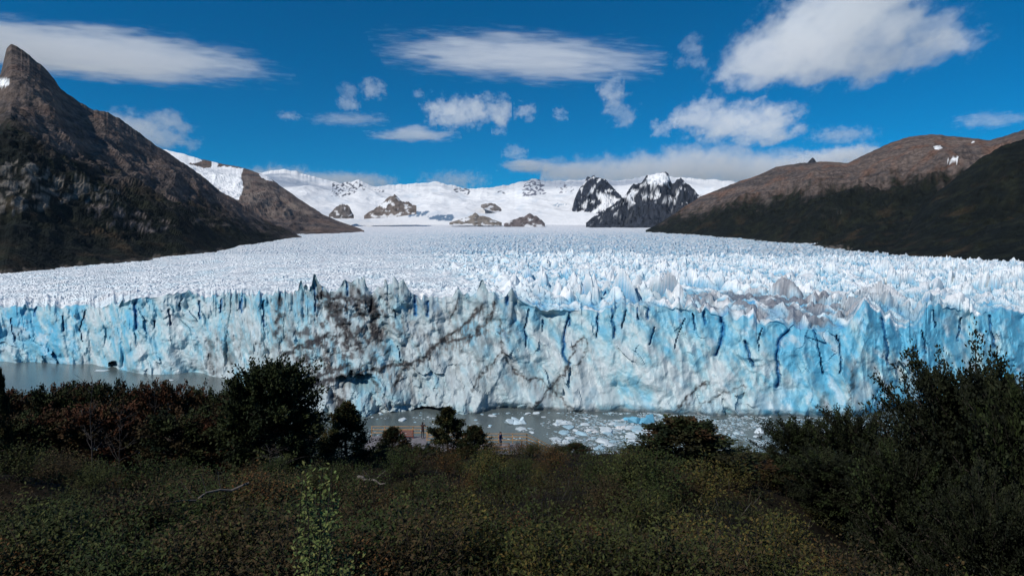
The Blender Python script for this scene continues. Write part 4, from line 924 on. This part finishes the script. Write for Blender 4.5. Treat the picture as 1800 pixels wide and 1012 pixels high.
SKIN = plain_mat('skin', (.42, .26, .19), .6, .3, .06); HAIR = plain_mat('dark_hair', (.018, .013, .011), .6)
def person(loc, rz, jacket, trousers, label, arms):
    """one continuous figure grown with a Skin modifier from a posed skeleton"""
    J = [((0, 0, .95), (.15, .105)), ((0, 0, 1.12), (.145, .10)), ((0, .02, 1.30), (.17, .11)), ((0, .01, 1.43), (.13, .085)), ((0, .0, 1.50), (.055, .055)), ((0, -.01, 1.57), (.07, .085)), ((0, -.015, 1.66), (.083, .10)), ((0, -.005, 1.735), (.055, .07))]
    Eg = [(i, i + 1) for i in range(7)]
    def chain(root, pts):
        p = root
        for c_, r_ in pts:
            J.append((c_, (r_, r_))); Eg.append((p, len(J) - 1)); p = len(J) - 1
        return p
    for s in (-1, 1):
        chain(0, [((.10 * s, 0, .86), .095), ((.11 * s, -.01 - .02 * s, .50), .062), ((.115 * s, .03, .27), .055), ((.12 * s, .03, .09), .042), ((.13 * s, -.06, .045), .042), ((.135 * s, -.15, .03), .032)])
        el_, wr = arms[s]
        w = chain(3, [((.19 * s, 0, 1.42), .065), (el_, .046), (wr, .032)])
        e_ = Vector(el_); w_ = Vector(wr); d = (w_ - e_).normalized()
        sd = d.cross(Vector((0, 0, 1))).normalized() if abs(d.z) < .95 else Vector((1, 0, 0))
        pm = w_ + d * .06; J.append((tuple(pm), (.035, .02))); Eg.append((w, len(J) - 1)); pi_ = len(J) - 1
        for k_, (o_, ln) in enumerate([(-.03, .07), (-.01, .08), (.01, .075), (.03, .06)]):
            b_ = pm + sd * o_ + d * .03; t_ = b_ + d * ln * .6 + Vector((0, 0, -.02)); q_ = t_ + d * ln * .3 + Vector((0, 0, -.03))
            chain(pi_, [(tuple(b_), .010), (tuple(t_), .009), (tuple(q_), .008)])
        th = w_ + sd * (-.035 * s) + d * .03
        chain(pi_, [(tuple(th + sd * -.02 * s), .011), (tuple(th + sd * -.03 * s + d * .04), .009)])
    me = bpy.data.meshes.new('figure'); me.from_pydata([j[0] for j in J], Eg, [])
    tmp = bpy.data.objects.new('figure_tmp', me); col.objects.link(tmp)
    sk = tmp.modifiers.new('s', 'SKIN'); tmp.modifiers.new('u', 'SUBSURF').levels = 1
    for i, j in enumerate(J): me.skin_vertices[0].data[i].radius = j[1]
    me.skin_vertices[0].data[0].use_root = True
    dg = bpy.context.evaluated_depsgraph_get(); m2 = bpy.data.meshes.new_from_object(tmp.evaluated_get(dg))
    bpy.data.objects.remove(tmp)
    m2.name = 'body'
    mats = [SKIN, jacket, trousers, HAIR, plain_mat('boot', (.02, .018, .017))]
    m2.materials.clear()
    for m_ in mats: m2.materials.append(m_)
    wr_ = [Vector(arms[s][1]) for s in (-1, 1)]; els = [Vector(arms[s][0]) for s in (-1, 1)]
    for p in m2.polygons:
        c = p.center; p.use_smooth = True
        hand = any((c - w_).dot((w_ - e_).normalized()) > -.01 and (c - w_).length < .25 for w_, e_ in zip(wr_, els))
        if c.z > 1.50 and not hand and abs(c.x) < .14: p.material_index = 3 if (c.z > 1.69 or c.y > .02) else 0
        elif hand: p.material_index = 0
        elif c.z < .11: p.material_index = 4
        elif c.z < .93 and abs(c.x) < .26: p.material_index = 2
        else: p.material_index = 1
    r = empty('person', loc, rz); tag(r, label, 'person')
    body = obj('body', m2, None, r)
    bm = bmesh.new()
    for s in (-1, 1):
        bmesh.ops.create_uvsphere(bm, u_segments=8, v_segments=6, radius=.013)
        for v in bm.verts[-42:]: v.co += Vector((.033 * s, -.105, 1.655))
    obj('eyes', bm_mesh('eyes', bm), HAIR, body)
    bm = bmesh.new(); bmesh.ops.create_cone(bm, segments=6, radius1=.018, radius2=.008, depth=.05, cap_ends=True)
    for v in bm.verts: v.co = Vector((v.co.x, v.co.y * 1.2 - .115, v.co.z + 1.625))
    obj('nose', bm_mesh('nose', bm), SKIN, body)
    bm = bmesh.new(); bmesh.ops.create_uvsphere(bm, u_segments=14, v_segments=10, radius=.108)
    for v in bm.verts: v.co = Vector((v.co.x * .92, v.co.y * 1.05 + .012, v.co.z * 1.0 + 1.675))
    bmesh.ops.delete(bm, geom=[v for v in bm.verts if v.co.y < -.045 and v.co.z < 1.725], context='VERTS')
    obj('hair', bm_mesh('hair', bm), HAIR, body)
    return r
JRED = plain_mat('dark_maroon_jacket', (.040, .018, .020), .8); TD = plain_mat('dark_trousers', (.022, .02, .026), .85); JBLUE = plain_mat('navy_blue_jacket', (.018, .028, .10), .75); TJ = plain_mat('blue_jeans', (.05, .07, .11), .85)
p1x = (743 - PX0) / F * 66.6
person((p1x, 66.6, ZD), R(168), JRED, TD, 'person in dark maroon jacket looking out at the ice from the boardwalk', {-1: ((-.27, -.16, 1.28), (-.10, -.30, 1.50)), 1: ((.27, -.16, 1.28), (.10, -.30, 1.50))})
p2x = (880 - PX0) / F * 64.2
person((p2x, 64.2, ZD - .35), R(60), JBLUE, TJ, 'person in blue jacket standing beside the boardwalk railing', {-1: ((-.27, .02, 1.14), (-.20, -.20, 1.02)), 1: ((.28, .03, 1.13), (.24, -.15, .98))})

# ------------------------------------------------------------------ floating ice
def floe_mesh(r_, flat, c0, npts=26):
    bm = bmesh.new()
    for i in range(npts):
        a = r_.uniform(0, 6.283); z = r_.uniform(-.35, 1.0); k_ = math.sqrt(max(0, 1 - max(0, z) ** 2 * .8)) * r_.uniform(.55, 1.0)
        bm.verts.new((math.cos(a) * k_, math.sin(a) * k_, z * flat * r_.uniform(.6, 1.1)))
    res = bmesh.ops.convex_hull(bm, input=bm.verts[:])
    bmesh.ops.delete(bm, geom=[g_ for g_ in res['geom_interior'] if isinstance(g_, bmesh.types.BMVert)], context='VERTS')
    for v in [v for v in bm.verts if not v.link_faces]: bm.verts.remove(v)
    bmesh.ops.triangulate(bm, faces=bm.faces[:])
    me = bm_mesh('ice_floe', bm)
    ca = me.color_attributes.new('col', 'FLOAT_COLOR', 'POINT')
    for d_ in ca.data:
        s_ = r_.uniform(.8, 1.1); d_.color = (c0[0] * s_, c0[1] * s_, c0[2] * s_, 1)
    me.materials.append(FLOE)
    return me
def berg_mesh(r_, flat, c0, n_=5):
    bm = bmesh.new()
    for k_ in range(n_):
        cx, cy_ = r_.uniform(-.6, .6), r_.uniform(-.5, .5); w_ = r_.uniform(.28, .6); hh_ = flat * r_.uniform(.35, 1.3); pts = []
        for i in range(11):
            a = r_.uniform(0, 6.283); top = r_.random() < .45
            pts.append(bm.verts.new((cx + math.cos(a) * w_ * (r_.uniform(.3, .8) if top else r_.uniform(.7, 1.1)), cy_ + math.sin(a) * w_ * (r_.uniform(.3, .8) if top else 1), hh_ * r_.uniform(.6, 1.1) if top else r_.uniform(-.15, .12) * flat)))
        res = bmesh.ops.convex_hull(bm, input=pts)
        bad = [g_ for g_ in res['geom_interior'] if isinstance(g_, bmesh.types.BMVert)]
        bmesh.ops.delete(bm, geom=bad, context='VERTS')
    for v in [v for v in bm.verts if not v.link_faces]: bm.verts.remove(v)
    me = bm_mesh('iceberg', bm); ca = me.color_attributes.new('col', 'FLOAT_COLOR', 'POINT')
    for d_ in ca.data:
        s_ = r_.uniform(.8, 1.2); d_.color = (c0[0] * s_, c0[1] * s_, c0[2] * s_, 1)
    me.materials.append(FLOE)
    return me
r3 = random.Random(11)
PALEF = (.42, .62, .72); WF = (.66, .75, .79); BF = (.16, .47, .66); GF = (.40, .52, .57)
FM = [floe_mesh(r3, r3.choice([.10, .16, .22]), r3.choice([PALEF, WF, WF, GF, PALEF])) for _ in range(16)]
def floe(px_, py_, wpx, me, label, group=None, hs_=1.0, dep=1.0, rz=0., name='ice_floe', cat='ice floe'):
    Y = H * F / (py_ - HZ); s_ = wpx / F * Y / 2
    o = obj(name, me, None, None, ((px_ - PX0) / F * Y, Y, 0)); o.scale = (s_, s_ * dep, s_ * hs_); o.rotation_euler = (0, 0, rz)
    return tag(o, label, cat, group)
floe(1128, 740, 78, berg_mesh(r3, .34, BF), 'largest deep blue iceberg floating left of the conical tree', hs_=.9, dep=.6, name='iceberg', cat='iceberg')
floe(1142, 768, 62, berg_mesh(r3, .30, (.60, .74, .81)), 'big pale flat iceberg below the deep blue iceberg', hs_=1, dep=1.1, name='iceberg', cat='iceberg')
floe(1232, 752, 36, berg_mesh(r3, .45, (.60, .75, .83)), 'tilted pale iceberg just right of the conical tree top', hs_=1, dep=.7, name='iceberg', cat='iceberg')
floe(906, 742, 46, berg_mesh(r3, .35, (.58, .72, .79)), 'pale blue iceberg in open water above the boardwalk stairs', hs_=1, dep=.7, name='iceberg', cat='iceberg')
floe(985, 745, 30, berg_mesh(r3, .30, WF), 'white floe at the left edge of the ice field, upper one', hs_=1, dep=.8)
floe(985, 779, 50, berg_mesh(r3, .25, WF), 'wide white floe nearest above the boardwalk stairs', hs_=1, dep=.6)
floe(1095, 752, 36, berg_mesh(r3, .22, (.72, .74, .74)), 'long whitish tilted floe left of the big pale iceberg', hs_=1, dep=.5, rz=.3)
floe(1045, 759, 42, berg_mesh(r3, .2, (.68, .72, .74)), 'broad flat white floe in the middle of the ice field', hs_=1, dep=.5)
floe(1330, 758, 34, berg_mesh(r3, .3, WF), 'white floe in open slush right of the conical tree', hs_=1, dep=.7)
floe(180, 651, 32, floe_mesh(r3, .12, WF, 20), 'thin white floe near the ice cave at the left', hs_=1, dep=.5)
floe(300, 668, 20, floe_mesh(r3, .12, WF, 20), 'small white floe off the left ice wall', hs_=1, dep=.5)
floe(1255, 800, 40, floe_mesh(r3, .25, (.50, .68, .80), 26), 'pale blue floe in the water gap right of the conical tree', hs_=1, dep=.7)
for i in range(280):
    q = r3.random()
    if q < .72:
        a = r3.triangular(955, 1330, 1090); y_ = r3.uniform(730, 797)
    elif q < .86: a = r3.uniform(1250, 1560); y_ = r3.uniform(737, 790)
    else: a = r3.uniform(650, 980); y_ = 726 + 60 * r3.random() ** 2.2
    wp = 6 + 30 * r3.random() ** 2.4 * (1 if a > 950 else .6)
    floe(a, y_, wp, FM[r3.randrange(16)], 'small pale ice floe drifting in the lake among many others', 'small drifting ice floes', hs_=r3.uniform(.8, 1.8), dep=r3.uniform(.5, 1.1), rz=r3.uniform(0, 6.28))
bb = Bag()
octa = np.array([(1, 0, 0), (0, 1, 0), (-1, 0, 0), (0, -1, 0), (0, 0, .5), (0, 0, -.3)]); of = np.array([(0, 1, 4), (1, 2, 4), (2, 3, 4), (3, 0, 4)])
rb = np.random.default_rng(802)
nb_ = 17000
ax = np.where(rb.random(nb_) < .92, rb.triangular(900, 1180, 1620, nb_), rb.uniform(640, 950, nb_)); ay = rb.uniform(724, 802, nb_)
keep = noise(ax / 45.0, ay / 9.0, 801) > -.15 + np.where(ax < 960, .4, 0)
for a, y_ in zip(ax[keep], ay[keep]):
    Y = H * F / (y_ - HZ)
    s_ = (1.0 + 5 * r3.random() ** 3) / F * Y * .6
    th = r3.uniform(0, 6.28); V = octa * s_ * np.array([1.3, r3.uniform(.4, .9), r3.uniform(.2, .6)])
    V = np.stack([V[:, 0] * math.cos(th) - V[:, 1] * math.sin(th), V[:, 0] * math.sin(th) + V[:, 1] * math.cos(th), V[:, 2]], 1) + np.array([(a - PX0) / F * Y, Y, 0])
    bb.add(V, of, np.array(r3.choice([PALEF, WF, GF])) * r3.uniform(.7, 1.1))
tag(obj('brash_ice', bb.mesh('brash_ice'), FLOE), 'fine brash ice and slush floating between the floes', 'brash ice', kind='stuff')

# ------------------------------------------------------------------ clouds
def cloud(label, px_, py_, wpx, hpx, Y, lobes, seed, dens=0.00252, nscale=2.2, stretch=(1, 1, 1), namp=1.1, warp=.6, depth=None, edge=.42, tilt=0., rough=.68):
    m, nt, b = new_mat('cloud'); nt.nodes.remove(b)
    out = [n for n in nt.nodes if n.type == 'OUTPUT_MATERIAL'][0]
    tc = N(nt, 'ShaderNodeTexCoord')
    asp = wpx / hpx
    mp = N(nt, 'ShaderNodeVectorMath', operation='MULTIPLY'); mp.inputs[1].default_value = (asp * stretch[0], asp * stretch[1] * .6, 1 * stretch[2])
    nt.links.new(tc.outputs['Object'], mp.inputs[0])
    ad = N(nt, 'ShaderNodeVectorMath', operation='ADD'); ad.inputs[1].default_value = (seed * 7.31, seed * 3.17, seed * 1.93)
    nt.links.new(mp.outputs[0], ad.inputs[0])
    n1 = N(nt, 'ShaderNodeTexNoise'); n1.inputs['Scale'].default_value = nscale; n1.inputs['Detail'].default_value = 9; n1.inputs['Roughness'].default_value = rough
    nt.links.new(ad.outputs[0], n1.inputs['Vector'])
    n2 = N(nt, 'ShaderNodeTexNoise'); n2.inputs['Scale'].default_value = nscale * .45; n2.inputs['Detail'].default_value = 2
    nt.links.new(ad.outputs[0], n2.inputs['Vector'])
    w0 = N(nt, 'ShaderNodeVectorMath', operation='SUBTRACT'); w0.inputs[1].default_value = (.5, .5, .5); nt.links.new(n2.outputs['Color'], w0.inputs[0])
    w1 = N(nt, 'ShaderNodeVectorMath', operation='MULTIPLY'); w1.inputs[1].default_value = (warp / max(1, asp * .5), warp, warp); nt.links.new(w0.outputs[0], w1.inputs[0])
    w2 = N(nt, 'ShaderNodeVectorMath', operation='ADD'); nt.links.new(tc.outputs['Object'], w2.inputs[0]); nt.links.new(w1.outputs[0], w2.inputs[1])
    acc = None
    for (cx, cz, rx_, rz_) in lobes:
        s_ = N(nt, 'ShaderNodeVectorMath', operation='SUBTRACT'); s_.inputs[1].default_value = (cx, 0, cz); nt.links.new(w2.outputs[0], s_.inputs[0])
        dv = N(nt, 'ShaderNodeVectorMath', operation='DIVIDE'); dv.inputs[1].default_value = (rx_, .95, rz_); nt.links.new(s_.outputs[0], dv.inputs[0])
        ln = N(nt, 'ShaderNodeVectorMath', operation='LENGTH'); nt.links.new(dv.outputs[0], ln.inputs[0])
        sb = N(nt, 'ShaderNodeMath', operation='SUBTRACT'); sb.inputs[0].default_value = 1.0; nt.links.new(ln.outputs['Value'], sb.inputs[1])
        if acc is None: acc = sb
        else:
            mx = N(nt, 'ShaderNodeMath', operation='MAXIMUM'); nt.links.new(acc.outputs[0], mx.inputs[0]); nt.links.new(sb.outputs[0], mx.inputs[1]); acc = mx
    namp *= 3.3; dens *= .8
    nn = N(nt, 'ShaderNodeMath', operation='MULTIPLY_ADD'); nn.inputs[1].default_value = namp; nn.inputs[2].default_value = -.5 * namp; nt.links.new(n1.outputs[0], nn.inputs[0])
    sm_ = N(nt, 'ShaderNodeMath', operation='ADD'); nt.links.new(acc.outputs[0], sm_.inputs[0]); nt.links.new(nn.outputs[0], sm_.inputs[1])
    mr = N(nt, 'ShaderNodeMapRange'); mr.interpolation_type = 'SMOOTHSTEP'; mr.inputs['From Min'].default_value = .0; mr.inputs['From Max'].default_value = edge; mr.inputs['To Max'].default_value = dens
    nt.links.new(sm_.outputs[0], mr.inputs['Value'])
    pv = N(nt, 'ShaderNodeVolumePrincipled'); pv.inputs['Color'].default_value = (.997, .997, .997, 1); pv.inputs['Anisotropy'].default_value = -.35
    nt.links.new(mr.outputs[0], pv.inputs['Density'])
    nt.links.new(pv.outputs[0], out.inputs['Volume'])
    bm = bmesh.new(); bmesh.ops.create_cube(bm, size=2.0)
    o = obj('cloud', bm_mesh('cloud', bm), m, None, at(px_, py_, Y))
    sx = wpx * .94 / F * Y / 2; sz = hpx * .84 / F * Y / 2
    o.scale = (sx, depth or min(sx, sz * 3), sz); o.rotation_euler = (0, tilt, 0)
    tag(o, label, 'cloud', None)
    return o
ONE = [(0, 0, .92, .85)]
cloud('long smooth lens shaped white cloud above the left mountain summit', 190, 98, 680, 110, 12000, [(-.1, 0, .95, .72), (-.6, .1, .5, .7)], 1, dens=0.00189, stretch=(.22, .5, 1.3), nscale=2.6, namp=.7, warp=.2, edge=.42, tilt=R(4.0))
cloud('long lens shaped cloud with a frayed right end at top centre', 915, 102, 540, 86, 13000, [(0, 0, .95, .75)], 2, dens=0.00147, stretch=(.2, .5, 1.4), nscale=2.8, namp=.9, warp=.25, edge=.48, tilt=R(3.0))
cloud('large heaped grey white cloud at the upper right', 1465, 62, 440, 200, 11000, [(.1, .45, .45, .75), (-.35, -.35, .6, .42), (.35, -.4, .55, .38), (0, -.1, .6, .6)], 3, dens=0.00147, nscale=1.5, namp=1.15, warp=.5, edge=.42)
cloud('broad cumulus bank behind the right hand snow peaks', 1215, 290, 560, 110, 24000, [(-.3, -.3, .55, .55), (.05, -.1, .4, .75), (.35, -.2, .5, .6), (.6, -.4, .4, .45), (-.75, -.3, .35, .32)], 4, dens=0.0008, nscale=2.0, namp=1.1, warp=.3)
cloud('low cumulus bank meeting the brown right mountain ridge', 1470, 278, 240, 60, 24000, [(0, -.1, .9, .6), (.2, .2, .5, .6)], 5, dens=0.00126, nscale=2.0, namp=1.0)
cloud('flat lens cloud left of the cumulus bank', 932, 292, 130, 42, 23000, [(0, 0, .9, .7)], 6, dens=0.00126, stretch=(.4, .6, 1.2), nscale=2.0, namp=.7)
cloud('low cloud bank resting on the left snow ridge', 560, 312, 300, 60, 20500, [(-.5, -.1, .5, .8), (.3, -.3, .7, .6)], 7, dens=0.00126, nscale=2.0, namp=1.0)
cloud('thin cloud over the centre of the snow range', 800, 318, 140, 44, 21000, ONE, 8, dens=0.00076, nscale=1.8, namp=1.4, edge=.8)
cloud('puffy cloud above the right mountain ridge left of its summit', 1290, 216, 230, 84, 15000, [(-.55, .3, .42, .5), (-.1, 0, .55, .75), (.5, .1, .4, .55), (.5, -.6, .5, .3)], 9, dens=0.00134, nscale=1.7, namp=1.2)
cloud('small ragged cumulus near the sky centre', 820, 200, 170, 70, 15000, [(-.3, 0, .6, .6), (.2, .3, .5, .5), (.75, 0, .25, .5)], 10, dens=0.00126, nscale=1.8, namp=1.5)
cloud('small flat based lens cloud over the snow range', 726, 235, 180, 38, 17000, [(0, -.25, .95, .5), (.0, .1, .45, .7)], 11, dens=0.00151, stretch=(.4, .6, 1.2), nscale=2.0, namp=.8)
cloud('thin streak of cloud left of the flat based lens cloud', 612, 210, 150, 26, 16000, ONE, 12, dens=0.00092, stretch=(.4, .6, 1.1), nscale=1.8, namp=1.5)
cloud('tiny ragged puff at upper left of the sky centre', 657, 156, 52, 50, 14000, ONE, 13, dens=0.00126, nscale=1.4, namp=1.6)
cloud('tiny faint puff left of the ragged puff', 612, 168, 40, 56, 14000, ONE, 14, dens=0.00084, nscale=1.5, namp=1.8)
cloud('ragged cloud rising behind the left mountain shoulder', 262, 225, 150, 90, 15000, [(-.4, .2, .55, .5), (.5, .3, .35, .4), (.1, -.4, .7, .5)], 15, dens=0.00109, nscale=1.6, namp=1.4)
cloud('faint broken cloud right of the sky centre', 1090, 190, 70, 90, 15000, [(0, -.2, .8, .6), (-.1, .6, .5, .35)], 16, dens=0.00076, nscale=1.5, namp=1.9)
cloud('faint wisp left of the large heaped cloud', 1215, 92, 66, 80, 13000, [(0, .4, .5, .6), (.1, -.5, .8, .3)], 17, dens=0.00067, nscale=1.4, namp=1.8)
cloud('small round puff right of the large heaped cloud', 1678, 79, 50, 40, 12000, ONE, 18, dens=0.00109, nscale=1.3, namp=1.2)
cloud('faint wispy cloud above the brown right summit', 1480, 238, 120, 34, 16000, ONE, 19, dens=0.00076, nscale=1.6, namp=1.5)
cloud('faint wispy cloud at the right edge above the ridge', 1738, 212, 130, 34, 14000, ONE, 20, dens=0.00067, stretch=(.5, .6, 1), nscale=1.6, namp=1.4)
cloud('tiny puff right of the ragged puff', 734, 165, 28, 22, 14000, ONE, 21, dens=0.00109, nscale=1.2, namp=1.2)

for i_, (lb_, a_, b_, w_, h_) in enumerate([('tiny faint scrap of cloud just below the centre lens cloud', 925, 196, 40, 34), ('tiny scrap of cloud between the centre scraps', 985, 200, 26, 26), ('faint scrap of cloud under the frayed lens cloud end', 1072, 158, 44, 50),
                                            ('small scrap right of the small ragged cumulus', 878, 231, 26, 16), ('faint scrap above the flat lens cloud on the range', 905, 268, 44, 26), ('small scrap right of the broken cloud', 1166, 224, 40, 36), ('tiny scrap below the tiny faint puff', 612, 184, 36, 26), ('thin scrap left of the streak cloud', 508, 204, 36, 14)]):
    cloud(lb_, a_, b_, w_ * 1.2, h_ * 1.2, 15000, ONE, 31 + i_, dens=.0012, nscale=1.5, namp=1.7)

# ------------------------------------------------------------------ haze: one even body of air round the whole valley
m, nt, b = new_mat('valley_air'); nt.nodes.remove(b)
pv = N(nt, 'ShaderNodeVolumePrincipled'); pv.inputs['Color'].default_value = (.70, .85, 1.0, 1); pv.inputs['Density'].default_value = 2.5e-6
nt.links.new(pv.outputs[0], [n_ for n_ in nt.nodes if n_.type == 'OUTPUT_MATERIAL'][0].inputs['Volume'])
bm = bmesh.new(); add_box(bm, (0, 8500, 1050), (34000, 18400, 2500))
tag(obj('haze', bm_mesh('haze', bm), m), 'thin blue air filling the glacier valley', 'haze', kind='stuff')
